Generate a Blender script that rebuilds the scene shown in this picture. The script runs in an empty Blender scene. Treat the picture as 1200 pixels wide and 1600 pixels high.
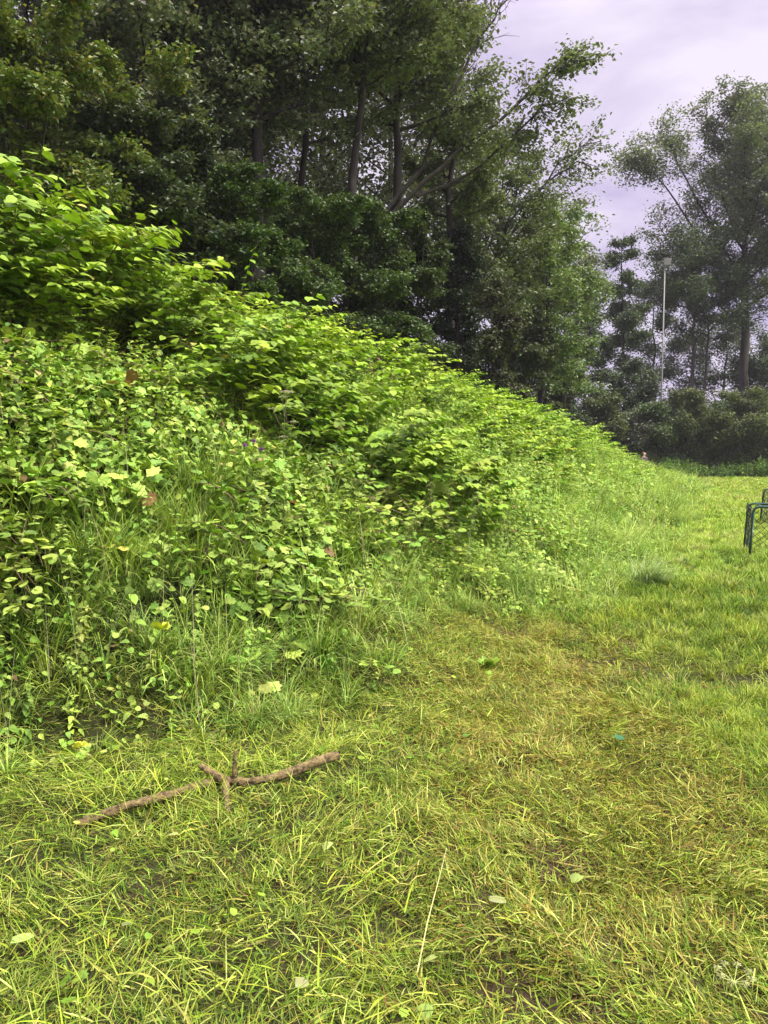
import bpy, math, random
import numpy as np
from mathutils import Vector

SC = bpy.context.scene
C = SC.collection
R_ = np.random.default_rng(7)
rad = math.radians

# ------------------------------------------------------------------ camera
PITCH = 4.59
FPX = 1209.0                                   # focal length in pixels of the 1200x1600 photograph
EYE = 1.6
cam_d = bpy.data.cameras.new('camera'); cam = bpy.data.objects.new('camera', cam_d); C.objects.link(cam)
cam_d.sensor_fit = 'VERTICAL'; cam_d.sensor_height = 36.0; cam_d.lens = FPX / 1600 * 36
cam_d.clip_end = 2000; cam_d.clip_start = 0.05
cam.location = (0, 0, EYE); cam.rotation_euler = (rad(90 - PITCH), 0, 0)
SC.camera = cam

# ------------------------------------------------------------------ sky, sun, exposure
SUN_EL, SUN_AZ = 56.0, 120.0                   # azimuth from +Y towards +X: behind the camera, to the right
w = bpy.data.worlds.new('World'); SC.world = w; w.use_nodes = True
nt = w.node_tree; nt.nodes.clear()
N = nt.nodes.new; L = nt.links.new
out = N('ShaderNodeOutputWorld')
sky = N('ShaderNodeTexSky'); sky.sky_type = 'NISHITA'; sky.sun_disc = False
sky.sun_elevation = rad(SUN_EL); sky.sun_rotation = rad(SUN_AZ)
bg1 = N('ShaderNodeBackground'); bg1.inputs['Strength'].default_value = 0.05
L(sky.outputs[0], bg1.inputs[0])
tc = N('ShaderNodeTexCoord')
mp = N('ShaderNodeMapping'); mp.inputs['Scale'].default_value = (1, 1, 2.6)
L(tc.outputs['Generated'], mp.inputs[0])
n1 = N('ShaderNodeTexNoise'); n1.inputs['Scale'].default_value = 2.6; n1.inputs['Detail'].default_value = 7
n1.inputs['Roughness'].default_value = 0.55; n1.inputs['Distortion'].default_value = 0.35
L(mp.outputs[0], n1.inputs['Vector'])
cr = N('ShaderNodeValToRGB')
cr.color_ramp.elements[0].position = 0.38; cr.color_ramp.elements[0].color = (0.50, 0.41, 0.68, 1)
cr.color_ramp.elements[1].position = 0.62; cr.color_ramp.elements[1].color = (0.95, 0.86, 1.0, 1)
L(n1.outputs['Fac'], cr.inputs[0])
# overcast sky: brighter towards the zenith
sp = N('ShaderNodeSeparateXYZ'); L(tc.outputs['Generated'], sp.inputs[0])
mr = N('ShaderNodeMapRange'); mr.inputs['From Min'].default_value = 0.46; mr.inputs['From Max'].default_value = 0.95
mr.inputs['To Min'].default_value = 0.25; mr.inputs['To Max'].default_value = 1.3
L(sp.outputs['Z'], mr.inputs['Value'])
bg2 = N('ShaderNodeBackground'); L(cr.outputs[0], bg2.inputs[0]); L(mr.outputs[0], bg2.inputs['Strength'])
add = N('ShaderNodeMixShader'); add.inputs[0].default_value = 0.93   # cloud cover
L(bg1.outputs[0], add.inputs[1]); L(bg2.outputs[0], add.inputs[2])
L(add.outputs[0], out.inputs[0])

sd = bpy.data.lights.new('sun', 'SUN'); sd.energy = 1.5; sd.angle = rad(10); sd.color = (1.0, 0.96, 0.86)
so = bpy.data.objects.new('sun', sd); C.objects.link(so)
_a, _e = rad(SUN_AZ), rad(SUN_EL)
_sv = Vector((math.sin(_a) * math.cos(_e), math.cos(_a) * math.cos(_e), math.sin(_e)))
so.rotation_euler = _sv.to_track_quat('Z', 'Y').to_euler(); so.location = (0, 0, 30)
SC.view_settings.view_transform = 'Standard'; SC.view_settings.look = 'None'
SC.view_settings.exposure = 2.05; SC.view_settings.gamma = 1.0
SC.cycles.max_bounces = 6; SC.cycles.diffuse_bounces = 3; SC.cycles.glossy_bounces = 2
SC.cycles.transmission_bounces = 4; SC.cycles.transparent_max_bounces = 4
SC.cycles.caustics_reflective = False; SC.cycles.caustics_refractive = False

# ------------------------------------------------------------------ helpers
def at(px, py, dep):
    """World point seen at pixel (px, py) of the photograph at forward distance dep (metres along +Y)."""
    a = (px - 600) / FPX; b = (800 - py) / FPX
    p = rad(PITCH)
    fy = math.cos(p) + b * math.sin(p); fz = -math.sin(p) + b * math.cos(p)
    k = dep / fy
    return np.array((a * k, dep, EYE + fz * k))

def gp(px, py, z=0.0):
    a = (px - 600) / FPX; b = (800 - py) / FPX
    p = rad(PITCH)
    fy = math.cos(p) + b * math.sin(p); fz = -math.sin(p) + b * math.cos(p)
    k = (z - EYE) / fz
    return np.array((a * k, fy * k, z))

_perm = np.random.default_rng(99).random((256, 256))
def vn(x, y, sc=1.0, seed=0):
    """smooth 2-D value noise 0..1"""
    x = np.asarray(x, float) / sc + 37.3 + seed * 17.7; y = np.asarray(y, float) / sc + 91.1 + seed * 5.3
    xi = np.floor(x).astype(int); yi = np.floor(y).astype(int); fx = x - xi; fy = y - yi
    fx = fx * fx * (3 - 2 * fx); fy = fy * fy * (3 - 2 * fy)
    g = lambda i, j: _perm[i & 255, j & 255]
    return (g(xi, yi) * (1 - fx) + g(xi + 1, yi) * fx) * (1 - fy) + (g(xi, yi + 1) * (1 - fx) + g(xi + 1, yi + 1) * fx) * fy

def nrm(v):
    return v / np.maximum(np.linalg.norm(v, axis=-1, keepdims=True), 1e-9)

def sstep(a, b, x):
    t = np.clip((x - a) / (b - a), 0, 1); return t * t * (3 - 2 * t)

# bank coordinates: s along the toe of the bank, u up the bank (to the left)
T0 = np.array((0.27, 4.9)); BD = nrm(np.array((0.44, 0.898))); BN = np.array((-BD[1], BD[0]))
def su(x, y):
    dx = x - T0[0]; dy = y - T0[1]
    return dx * BD[0] + dy * BD[1], dx * BN[0] + dy * BN[1]
def xy(s, u):
    return T0[0] + s * BD[0] + u * BN[0], T0[1] + s * BD[1] + u * BN[1]

def hgt(x, y):
    """terrain height"""
    x = np.asarray(x, float); y = np.asarray(y, float)
    s, u = su(x, y)
    H = np.interp(s, [-30, 3, 10, 15, 20, 24, 27, 30, 33, 38, 60], [3.3, 3.3, 3.0, 2.7, 2.25, 1.65, 0.95, 0.3, 0.05, 0.0, 0])
    u0 = np.interp(s, [-12, -3.5, -1.8, -1.2, -0.25, 0.3], [6.0, 2.9, 1.6, 0.8, 0.4, 0.0])
    uc = np.maximum(np.interp(s, [-30, 0, 20, 35, 42], [5.0, 5.0, 5.0, 4.2, 3.0]), u0 + 2.5)
    t = np.clip((u - u0) / (uc - u0), 0, 3)
    pr = np.where(t < 1, t * (0.62 + 0.38 * sstep(0, 0.35, t)) , 1.0)
    pr = np.minimum(pr, 1) - 0.06 * np.exp(-((t - 1) / 0.18) ** 2) + 0.06 * np.clip(t - 1, 0, 2)
    pr = np.where(t <= 0, 0, pr)
    z = H * pr
    bump = (vn(x, y, 0.9) - 0.5) * 0.07 + (vn(x, y, 0.30, 3) - 0.5) * 0.06 + (vn(x, y, 0.17, 4) - 0.5) * 0.045
    return z + bump * np.exp(-np.abs(y) / 25)

# edge between the weeds (beyond) and the mown ground / lawn (this side)
EX = [-9, -6, -1.97, -1.0, -0.24, 0.27, 0.8, 1.6, 2.4, 3.7, 8.0, 12.5, 15.0, 15.5]
EY = [2.6, 3.0, 3.97, 4.15, 4.87, 6.4, 7.2, 7.5, 8.2, 10.9, 20, 30.5, 37, 60]
def veg(x, y):
    """metres beyond the weed edge (positive: among the weeds)"""
    wob = (vn(x, y, 0.8, 5) - 0.5) * 0.7
    sl = np.interp(x, [-9, -1, -0.2, 0.5, 1.6, 3.7, 15], [0.97, 0.95, 0.6, 0.5, 0.8, 0.45, 0.42])
    return (y - np.interp(x, EX, EY)) * sl + wob * np.clip(np.asarray(y) / 9, 0.5, 1.6)

def grassy(x, y, v):
    return sstep(-2.4, -1.2, x - 0.25 * (y - 5)) * sstep(3.2, 2.2, v) * np.interp(y, [5.2, 6.5, 8, 30], [1, .55, .4, .4]) * (0.6 + 0.4 * sstep(.35, .6, vn(x, y, .7, 31)))

class Acc:
    """collects geometry and turns it into ONE mesh object"""
    def __init__(self): self.v = []; self.l = []; self.t = []; self.c = []; self.m = []; self.n = 0
    def raw(self, v, loops, tot, col, mi=0):
        self.v.append(np.asarray(v, np.float32).reshape(-1, 3)); self.l.append(np.asarray(loops, np.int64).ravel() + self.n)
        self.t.append(np.asarray(tot, np.int64).ravel())
        col = np.asarray(col, np.float32)
        nv = len(self.v[-1])
        if col.ndim == 1: col = np.broadcast_to(col, (nv, 3))
        self.c.append(col.reshape(-1, 3)); self.m.append(np.full(len(self.t[-1]), mi, np.int32)); self.n += nv
    def stamp(self, T, R, P, S, col, mi=0):
        """T = (verts, loops, totals); one copy for every row of P; col (n,3) or (n,k,3)"""
        tv, tl, tt = T; n = len(P); k = len(tv)
        if n == 0: return
        S = np.asarray(S, float)
        if S.ndim == 1: S = S[:, None]
        vv = np.einsum('nij,nkj->nki', R, tv[None] * (S[:, None, :] if S.shape[1] == 3 else S[:, None, :])) + P[:, None, :]
        loops = (tl[None] + (np.arange(n) * k)[:, None]).ravel()
        col = np.asarray(col, float)
        if col.ndim == 2: col = np.broadcast_to(col[:, None, :], (n, k, 3))
        self.raw(vv.reshape(-1, 3), loops, np.tile(tt, n), col.reshape(-1, 3), mi)
    def tube(self, path, r, sides=6, col=(0.1, 0.08, 0.05), mi=0, cap=True):
        path = np.asarray(path, float); K = len(path); r = np.broadcast_to(np.asarray(r, float), (K,))
        d = np.gradient(path, axis=0); d = nrm(d)
        ref = np.where(np.abs(d[:, 2:3]) > 0.9, np.array([[1.0, 0, 0]]), np.array([[0, 0, 1.0]]))
        if K > 1: ref = np.broadcast_to(ref[K // 2], (K, 3))
        a = nrm(np.cross(d, ref)); b = np.cross(d, a)
        th = np.arange(sides) * 2 * math.pi / sides
        v = path[:, None] + r[:, None, None] * (np.cos(th)[None, :, None] * a[:, None] + np.sin(th)[None, :, None] * b[:, None])
        i = np.arange(K - 1)[:, None] * sides; j = np.arange(sides)[None]; j2 = (j + 1) % sides
        f = np.stack([i + j, i + j2, i + sides + j2, i + sides + j], -1).reshape(-1)
        loops = list(f); tot = [4] * ((K - 1) * sides)
        if cap:
            loops += list(range(sides))[::-1]; tot.append(sides)
            loops += [(K - 1) * sides + q for q in range(sides)]; tot.append(sides)
        self.raw(v.reshape(-1, 3), loops, tot, np.array(col, float), mi)
    def box(self, c, sx, sy, sz, col, mi=0, rz=0.0):
        v = np.array([(x, y, z) for x in (-.5, .5) for y in (-.5, .5) for z in (-.5, .5)]) * (sx, sy, sz)
        cz, sn = math.cos(rz), math.sin(rz); v = v @ np.array([[cz, sn, 0], [-sn, cz, 0], [0, 0, 1]]) + np.array(c)
        f = [(0, 1, 3, 2), (4, 6, 7, 5), (0, 4, 5, 1), (2, 3, 7, 6), (0, 2, 6, 4), (1, 5, 7, 3)]
        self.raw(v, np.array(f).ravel(), [4] * 6, np.array(col, float), mi)
    def build(self, name, mats, parent=None, smooth=False, origin=None):
        me = bpy.data.meshes.new(name)
        v = np.concatenate(self.v); l = np.concatenate(self.l); t = np.concatenate(self.t)
        if origin is not None: v = v - np.asarray(origin, np.float32)
        me.vertices.add(len(v)); me.vertices.foreach_set('co', v.astype(np.float32).ravel())
        me.loops.add(len(l)); me.loops.foreach_set('vertex_index', l.astype(np.int32))
        me.polygons.add(len(t)); me.polygons.foreach_set('loop_start', np.concatenate([[0], np.cumsum(t)[:-1]]).astype(np.int32))
        mats = mats if isinstance(mats, (list, tuple)) else [mats]
        for m in mats: me.materials.append(m)
        me.polygons.foreach_set('material_index', np.concatenate(self.m))
        if smooth: me.polygons.foreach_set('use_smooth', np.ones(len(t), bool))
        else: me.polygons.foreach_set('use_smooth', np.zeros(len(t), bool))
        me.update(calc_edges=True)
        at_ = me.attributes.new('col', 'FLOAT_COLOR', 'POINT')
        c = np.concatenate(self.c); c4 = np.ones((len(c), 4), np.float32); c4[:, :3] = np.clip(c, 0, 1)
        at_.data.foreach_set('color', c4.ravel())
        o = bpy.data.objects.new(name, me); C.objects.link(o)
        if origin is not None and parent is None: o.location = tuple(float(q) for q in origin)
        if parent is not None: o.parent = parent
        return o

def tag(o, label=None, cat=None, group=None, kind=None):
    if label: o['label'] = label
    if cat: o['category'] = cat
    if group: o['group'] = group
    if kind: o['kind'] = kind
    return o
def thing(name, loc, label, cat, group=None):
    e = bpy.data.objects.new(name, None); C.objects.link(e); e.location = tuple(float(q) for q in loc)
    e.empty_display_size = 0.2
    return tag(e, label, cat, group)

# ------------------------------------------------------------------ materials
def newmat(name):
    m = bpy.data.materials.new(name); m.use_nodes = True; m.node_tree.nodes.clear(); return m, m.node_tree
def leafmat(name, trans=0.3, rough=0.5, spec=0.35, var=0.25, scale=25.0, tgain=(1.25, 1.3, 0.55)):
    m, t = newmat(name); N = t.nodes.new; L = t.links.new
    o = N('ShaderNodeOutputMaterial'); a = N('ShaderNodeAttribute'); a.attribute_name = 'col'
    no = N('ShaderNodeTexNoise'); no.inputs['Scale'].default_value = scale; no.inputs['Detail'].default_value = 2
    co = N('ShaderNodeTexCoord'); L(co.outputs['Object'], no.inputs['Vector'])
    r = N('ShaderNodeMapRange'); r.inputs['To Min'].default_value = 1 - var; r.inputs['To Max'].default_value = 1 + var
    r.inputs['From Min'].default_value = 0.25; r.inputs['From Max'].default_value = 0.75
    L(no.outputs['Fac'], r.inputs['Value'])
    mul = N('ShaderNodeVectorMath'); mul.operation = 'SCALE'; L(a.outputs['Color'], mul.inputs[0]); L(r.outputs[0], mul.inputs['Scale'])
    p = N('ShaderNodeBsdfPrincipled'); L(mul.outputs[0], p.inputs['Base Color'])
    p.inputs['Roughness'].default_value = rough; p.inputs['Specular IOR Level'].default_value = spec
    if trans > 0:
        tr = N('ShaderNodeBsdfTranslucent'); tm = N('ShaderNodeVectorMath'); tm.operation = 'MULTIPLY'
        tm.inputs[1].default_value = tgain; L(mul.outputs[0], tm.inputs[0]); L(tm.outputs[0], tr.inputs[0])
        mx = N('ShaderNodeMixShader'); mx.inputs[0].default_value = trans
        L(p.outputs[0], mx.inputs[1]); L(tr.outputs[0], mx.inputs[2]); L(mx.outputs[0], o.inputs[0])
    else: L(p.outputs[0], o.inputs[0])
    return m
M_TREE = leafmat('tree_leaves', 0.22, 0.5, 0.4, 0.2, 3.0)
M_WEED = leafmat('weed_leaves', 0.22, 0.58, 0.22, 0.22, 26.0)
M_GRASS = leafmat('grass_blades', 0.22, 0.6, 0.2, 0.22, 9.0)
M_STEM = leafmat('plant_stems', 0.0, 0.6, 0.3, 0.25, 40)

def barkmat(name, c1, c2, scale=9.0, stretch=0.18, bump=0.5):
    m, t = newmat(name); N = t.nodes.new; L = t.links.new
    o = N('ShaderNodeOutputMaterial'); p = N('ShaderNodeBsdfPrincipled'); L(p.outputs[0], o.inputs[0])
    co = N('ShaderNodeTexCoord'); mp = N('ShaderNodeMapping'); mp.inputs['Scale'].default_value = (1, 1, stretch)
    L(co.outputs['Object'], mp.inputs[0])
    no = N('ShaderNodeTexNoise'); no.inputs['Scale'].default_value = scale; no.inputs['Detail'].default_value = 6; no.inputs['Roughness'].default_value = 0.65
    L(mp.outputs[0], no.inputs['Vector'])
    r = N('ShaderNodeValToRGB'); r.color_ramp.elements[0].position = 0.35; r.color_ramp.elements[1].position = 0.68
    r.color_ramp.elements[0].color = (*c1, 1); r.color_ramp.elements[1].color = (*c2, 1); L(no.outputs['Fac'], r.inputs[0])
    L(r.outputs[0], p.inputs['Base Color']); p.inputs['Roughness'].default_value = 0.85
    b = N('ShaderNodeBump'); b.inputs['Strength'].default_value = bump; b.inputs['Distance'].default_value = 0.03
    L(no.outputs['Fac'], b.inputs['Height']); L(b.outputs[0], p.inputs['Normal'])
    return m
M_BARK = barkmat('dark_bark', (0.02, 0.017, 0.012), (0.065, 0.055, 0.04))
M_BARK_PALE = barkmat('pale_bark', (0.09, 0.075, 0.05), (0.28, 0.24, 0.17))
M_LOG = barkmat('fallen_wood_bark', (0.05, 0.03, 0.010), (0.36, 0.27, 0.095), 34, 1.0, 1.0)
def plainmat(name, c, rough=0.5, metal=0.0, noise=0.15, scale=12):
    m, t = newmat(name); N = t.nodes.new; L = t.links.new
    o = N('ShaderNodeOutputMaterial'); p = N('ShaderNodeBsdfPrincipled'); L(p.outputs[0], o.inputs[0])
    no = N('ShaderNodeTexNoise'); no.inputs['Scale'].default_value = scale; no.inputs['Detail'].default_value = 4
    co = N('ShaderNodeTexCoord'); L(co.outputs['Object'], no.inputs['Vector'])
    r = N('ShaderNodeValToRGB'); c = np.array(c)
    r.color_ramp.elements[0].position = 0.3; r.color_ramp.elements[1].position = 0.7
    r.color_ramp.elements[0].color = (*(c * (1 - noise)), 1); r.color_ramp.elements[1].color = (*np.clip(c * (1 + noise), 0, 1), 1)
    L(no.outputs['Fac'], r.inputs[0]); L(r.outputs[0], p.inputs['Base Color'])
    p.inputs['Roughness'].default_value = rough; p.inputs['Metallic'].default_value = metal
    return m

# ------------------------------------------------------------------ ground
def brown(x, y):
    """how dry / scalped the mown patch is, 0..1"""
    cx = 1.0 + (y - 3.5) * 0.10
    wx = 0.75 + (y - 2) * 0.10
    g = np.exp(-(((x - cx) / wx) ** 2) ** 1.3) * sstep(1.2, 3.0, y) * (1 - sstep(6.6, 7.8, y))
    g2 = np.exp(-(((x + 0.6) / 0.9) ** 2)) * 0.25 * sstep(1.5, 2.6, y) * (1 - sstep(3.2, 4.2, y))
    return np.clip(g * (0.55 + 0.9 * vn(x, y, 0.5, 8)) + g2 * vn(x, y, 0.4, 9), 0, 1)
def bare(x, y):
    """small scraped spots where soil shows"""
    m = np.zeros_like(np.asarray(x, float))
    for (px, py, r) in [(800, 990, .3), (935, 1045, .32), (960, 1475, .11), (830, 1560, .13), (870, 1350, .12), (1105, 1075, .12),
                        (760, 1415, .1), (655, 1010, .15), (1010, 1165, .1), (215, 1390, .06)]:
        c = gp(px, py); m = np.maximum(m, np.exp(-(((x - c[0]) / r) ** 2 + ((y - c[1]) / (r * 1.2)) ** 2)))
    return m

def make_ground():
    def ax(dense0, dense1, step, far):
        a = list(np.arange(dense0, dense1, step)); k = step
        lo, hi = dense0, dense1
        while hi < far: k *= 1.13; hi += k; a.append(hi)
        k = step
        while lo > -far: k *= 1.13; lo -= k; a.insert(0, lo)
        return np.array(a)
    X = ax(-8, 8, 0.09, 900); Y = ax(0.5, 16, 0.09, 900)
    gx, gy = np.meshgrid(X, Y); z = hgt(gx, gy)
    v = np.stack([gx, gy, z], -1).reshape(-1, 3)
    nx, ny = len(X), len(Y)
    i = np.arange(ny - 1)[:, None] * nx; j = np.arange(nx - 1)[None]
    f = np.stack([i + j, i + j + 1, i + nx + j + 1, i + nx + j], -1)
    br = brown(gx, gy); bs = bare(gx, gy); vg = sstep(0.2, 1.0, veg(gx, gy))
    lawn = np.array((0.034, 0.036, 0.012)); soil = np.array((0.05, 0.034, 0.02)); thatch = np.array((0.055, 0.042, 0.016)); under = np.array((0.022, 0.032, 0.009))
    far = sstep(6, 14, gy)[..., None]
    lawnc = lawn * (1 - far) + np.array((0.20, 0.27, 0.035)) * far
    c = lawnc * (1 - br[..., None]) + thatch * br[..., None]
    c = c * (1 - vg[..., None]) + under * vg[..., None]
    c = c * (1 - bs[..., None]) + soil * bs[..., None]
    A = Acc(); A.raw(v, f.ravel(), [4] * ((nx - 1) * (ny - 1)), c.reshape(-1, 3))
    m, t = newmat('ground'); N = t.nodes.new; L = t.links.new
    o = N('ShaderNodeOutputMaterial'); p = N('ShaderNodeBsdfPrincipled'); L(p.outputs[0], o.inputs[0]); p.inputs['Roughness'].default_value = 0.95
    p.inputs['Specular IOR Level'].default_value = 0.1
    a = N('ShaderNodeAttribute'); a.attribute_name = 'col'
    co = N('ShaderNodeTexCoord'); no = N('ShaderNodeTexNoise'); no.inputs['Scale'].default_value = 14; no.inputs['Detail'].default_value = 8; no.inputs['Roughness'].default_value = 0.7
    L(co.outputs['Object'], no.inputs['Vector'])
    r = N('ShaderNodeMapRange'); r.inputs['From Min'].default_value = 0.3; r.inputs['From Max'].default_value = 0.7; r.inputs['To Min'].default_value = 0.55; r.inputs['To Max'].default_value = 1.35
    L(no.outputs['Fac'], r.inputs['Value'])
    mul = N('ShaderNodeVectorMath'); mul.operation = 'SCALE'; L(a.outputs['Color'], mul.inputs[0]); L(r.outputs[0], mul.inputs['Scale'])
    L(mul.outputs[0], p.inputs['Base Color'])
    b = N('ShaderNodeBump'); b.inputs['Strength'].default_value = 0.6; b.inputs['Distance'].default_value = 0.02; L(no.outputs['Fac'], b.inputs['Height']); L(b.outputs[0], p.inputs['Normal'])
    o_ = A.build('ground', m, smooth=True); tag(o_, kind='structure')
make_ground()

# ------------------------------------------------------------------ leaf and blade templates
def leaf_template(rows, hw, cord=0.0, fold=0.12, droop=0.25, teeth=0.0):
    """folded, drooping leaf blade of unit length along +Y, upper side +Z"""
    v = [(0, 0, 0)]; nrow = len(rows)
    for i in range(1, nrow - 1):
        t, h = rows[i], hw[i]
        if teeth: h = h * (1 + (teeth if i % 2 else -teeth))
        z = -droop * t * t
        ye = t - (cord if i == 1 else 0) - (0.04 if (teeth and i % 2 == 0) else 0)
        v += [(-h, ye, z + fold * h * 1.4 - 0.25 * h * h), (0, t, z), (h, ye, z + fold * h * 1.4 - 0.25 * h * h)]
    v.append((0, 1, -droop))
    f = [(0, 2, 1), (0, 3, 2)]
    for i in range(nrow - 3):
        b = 1 + 3 * i
        f += [(b, b + 1, b + 4, b + 3), (b + 1, b + 2, b + 5, b + 4)]
    b = 1 + 3 * (nrow - 3); tip = len(v) - 1
    f += [(b, b + 1, tip), (b + 1, b + 2, tip)]
    return (np.array(v, float), np.array([q for g in f for q in g]), np.array([len(g) for g in f]))
KNOT_HI = leaf_template([0, .10, .33, .62, .86, 1], [0, .30, .41, .33, .13, 0], 0.10, 0.10, 0.30)
KNOT_LO = leaf_template([0, .38, 1], [0, .40, 0], 0.0, 0.12, 0.28)
NET_HI = leaf_template([0, .1, .2, .3, .4, .5, .6, .7, .8, .9, 1], [0, .2, .3, .33, .32, .29, .25, .2, .15, .09, 0], 0.05, 0.15, 0.35, 0.12)
NET_LO = leaf_template([0, .35, .75, 1], [0, .31, .17, 0], 0.0, 0.15, 0.3)
ROUND = leaf_template([0, .12, .4, .7, .9, 1], [0, .34, .47, .42, .22, 0], 0.12, 0.12, 0.15)
TREE_LEAF = (np.array([(0, 0, 0), (-.33, .45, .1), (0, 1, -.12), (.33, .45, .1)], float), np.array([0, 2, 1, 0, 3, 2]), np.array([3, 3]))
def lobed(nl=7, spread=260, depth=0.5, seed=0):
    rg = np.random.default_rng(seed); pts = []
    for i in range(nl * 2 - 1):
        a = rad(90 + spread / 2 - spread * i / (nl * 2 - 2)); r = (0.55 + 0.15 * rg.random()) if i % 2 == 0 else (0.55 * depth + 0.05)
        if i == nl - 1 + (nl - 1) % 2: r *= 1.1
        pts.append((r * math.cos(a), 0.38 + r * math.sin(a), 0.10 * r + 0.06 * rg.standard_normal() * r - 0.2 * max(0, r * math.sin(a)) ** 2))
    v = [(0, 0.38, 0), (0, 0, 0)] + pts
    f = [(0, k + 1, k) for k in range(2, len(v) - 1)] + [(0, 2, 1), (0, 1, len(v) - 1)]
    return (np.array(v, float), np.array(f).ravel(), np.array([3] * len(f)))
LOBED = lobed(7, 260, 0.78, 1); LOBED5 = lobed(5, 230, 0.80, 3)

def frames(axis, up):
    y = nrm(axis); x = nrm(np.cross(y, up)); z = np.cross(x, y)
    return np.stack([x, y, z], -1)

def blades(A, P, yaw, length, width, tilt, bend, col, tipcol=None, nseg=3, twist=None, rg=R_):
    """grass blades: base P (n,3), tilt from vertical, bend added along the blade"""
    n = len(P)
    if n == 0: return
    t = np.linspace(0, 1, nseg + 1); dt = 1 / nseg
    th = tilt[:, None] + bend[:, None] * (t[None, :-1] + dt / 2)
    hor = np.concatenate([np.zeros((n, 1)), np.cumsum(np.sin(th), 1) * dt], 1) * length[:, None]
    ver = np.concatenate([np.zeros((n, 1)), np.cumsum(np.cos(th), 1) * dt], 1) * length[:, None]
    d = np.stack([np.cos(yaw), np.sin(yaw), 0 * yaw], -1); sd = np.stack([-np.sin(yaw), np.cos(yaw), 0 * yaw], -1)
    cen = P[:, None] + hor[..., None] * d[:, None] + ver[..., None] * np.array((0, 0, 1.0))
    if twist is not None:
        sd = sd * np.cos(twist)[:, None] + np.array((0, 0, 1.0)) * np.sin(twist)[:, None]
    wd = width[:, None] * np.array([0.75, 1.0, 0.75, 0.4][:nseg] if nseg > 2 else [0.8, 1.0][:nseg])[None] * 0.5
    Lv = cen[:, :-1] - sd[:, None] * wd[..., None]; Rv = cen[:, :-1] + sd[:, None] * wd[..., None]
    v = np.concatenate([np.stack([Lv, Rv], 2).reshape(n, -1, 3), cen[:, -1:]], 1)
    k = 2 * nseg + 1
    f = []; tot = []
    for i in range(nseg - 1): f += [2 * i, 2 * i + 1, 2 * i + 3, 2 * i + 2]; tot.append(4)
    f += [2 * nseg - 2, 2 * nseg - 1, 2 * nseg]; tot.append(3)
    loops = (np.array(f)[None] + (np.arange(n) * k)[:, None]).ravel()
    if tipcol is None: cc = np.broadcast_to(col[:, None], (n, k, 3))
    else:
        tt = np.concatenate([np.repeat(t[:-1], 2), [1.0]])[None, :, None]
        cc = col[:, None] * (1 - tt) + tipcol[:, None] * tt
    A.raw(v.reshape(-1, 3), loops, np.tile(tot, n), cc.reshape(-1, 3))

def pick(cols, n, wts=None, jit=0.15, rg=R_):
    cols = np.array(cols, float); wts = None if wts is None else np.array(wts, float) / sum(wts)
    c = cols[rg.choice(len(cols), n, p=wts)]
    return c * (1 + jit * rg.standard_normal((n, 1))).clip(0.5, 1.6) * (1 + 0.06 * rg.standard_normal((n, 3))).clip(0.8, 1.2)

def scatter(x0, x1, y0, y1, dens, dmax, rg=R_, margin=1.0, back=None):
    """random points with local density dens(x,y) per square metre, kept near what the lens could see"""
    n = int((x1 - x0) * (y1 - y0) * dmax)
    out = []
    while n > 0:
        k = min(n, 2_000_000); n -= k
        x = rg.uniform(x0, x1, k); y = rg.uniform(y0, y1, k)
        ok = np.abs(x) < 0.4963 * y + margin
        x, y = x[ok], y[ok]
        ok = rg.random(len(x)) < dens(x, y) / dmax
        out.append(np.stack([x[ok], y[ok]], -1))
    return np.concatenate(out)

# ------------------------------------------------------------------ grass
G_FRESH = [(0.30, 0.385, 0.025), (0.24, 0.33, 0.02), (0.42, 0.48, 0.065), (0.13, 0.20, 0.016)]
G_DEEP = [(0.11, 0.21, 0.012), (0.16, 0.28, 0.018), (0.22, 0.34, 0.025), (0.06, 0.12, 0.010)]
G_FAR = [(0.35, 0.49, 0.05), (0.29, 0.43, 0.045), (0.43, 0.53, 0.09), (0.21, 0.32, 0.03)]
G_DRY = [(0.36, 0.30, 0.05), (0.25, 0.20, 0.035), (0.42, 0.38, 0.09), (0.18, 0.115, 0.03)]
G_CUT = [(0.27, 0.35, 0.035), (0.17, 0.24, 0.022), (0.42, 0.47, 0.10), (0.08, 0.125, 0.012), (0.30, 0.33, 0.05)]

def tufts(A, Cn, nb, spread, ln, wd, tilt, bend, pal, wts=None, k=None, dark=0.7, nseg=3, jit=0.22):
    """Cn (n,2) tuft centres; every tuft throws nb blades outwards; ln, wd, tilt, bend are (lo, hi) ranges, k scales width"""
    n = len(Cn); 
    if n == 0: return
    tl = R_.uniform(0.65, 1.25, n); ta = R_.uniform(0, 6.3, n); tc = pick(pal, n, wts, 0.14)
    idx = np.repeat(np.arange(n), nb); m = len(idx)
    yaw = R_.uniform(0, 6.3, m); yaw = np.where(R_.random(m) < 0.45, ta[idx] + R_.normal(0, 0.7, m), yaw)
    r = spread * R_.random(m)
    x = Cn[idx, 0] + np.cos(yaw) * r; y = Cn[idx, 1] + np.sin(yaw) * r; z = hgt(x, y) - 0.006
    kk = 1.0 if k is None else k[idx]
    c = tc[idx] * (1 + jit * R_.standard_normal((m, 1))).clip(.6, 1.5)
    o = R_.random(m) < 0.15; c[o] = pick(pal, o.sum())
    blades(A, np.stack([x, y, z], -1), yaw, R_.uniform(*ln, m) * tl[idx] * np.clip(kk, 1, 1.4), R_.uniform(*wd, m) * kk, R_.uniform(*tilt, m), R_.uniform(*bend, m), c * dark, c * 1.12, nseg)  # shade between blades put into the colour: darker feet, lighter tips

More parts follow.
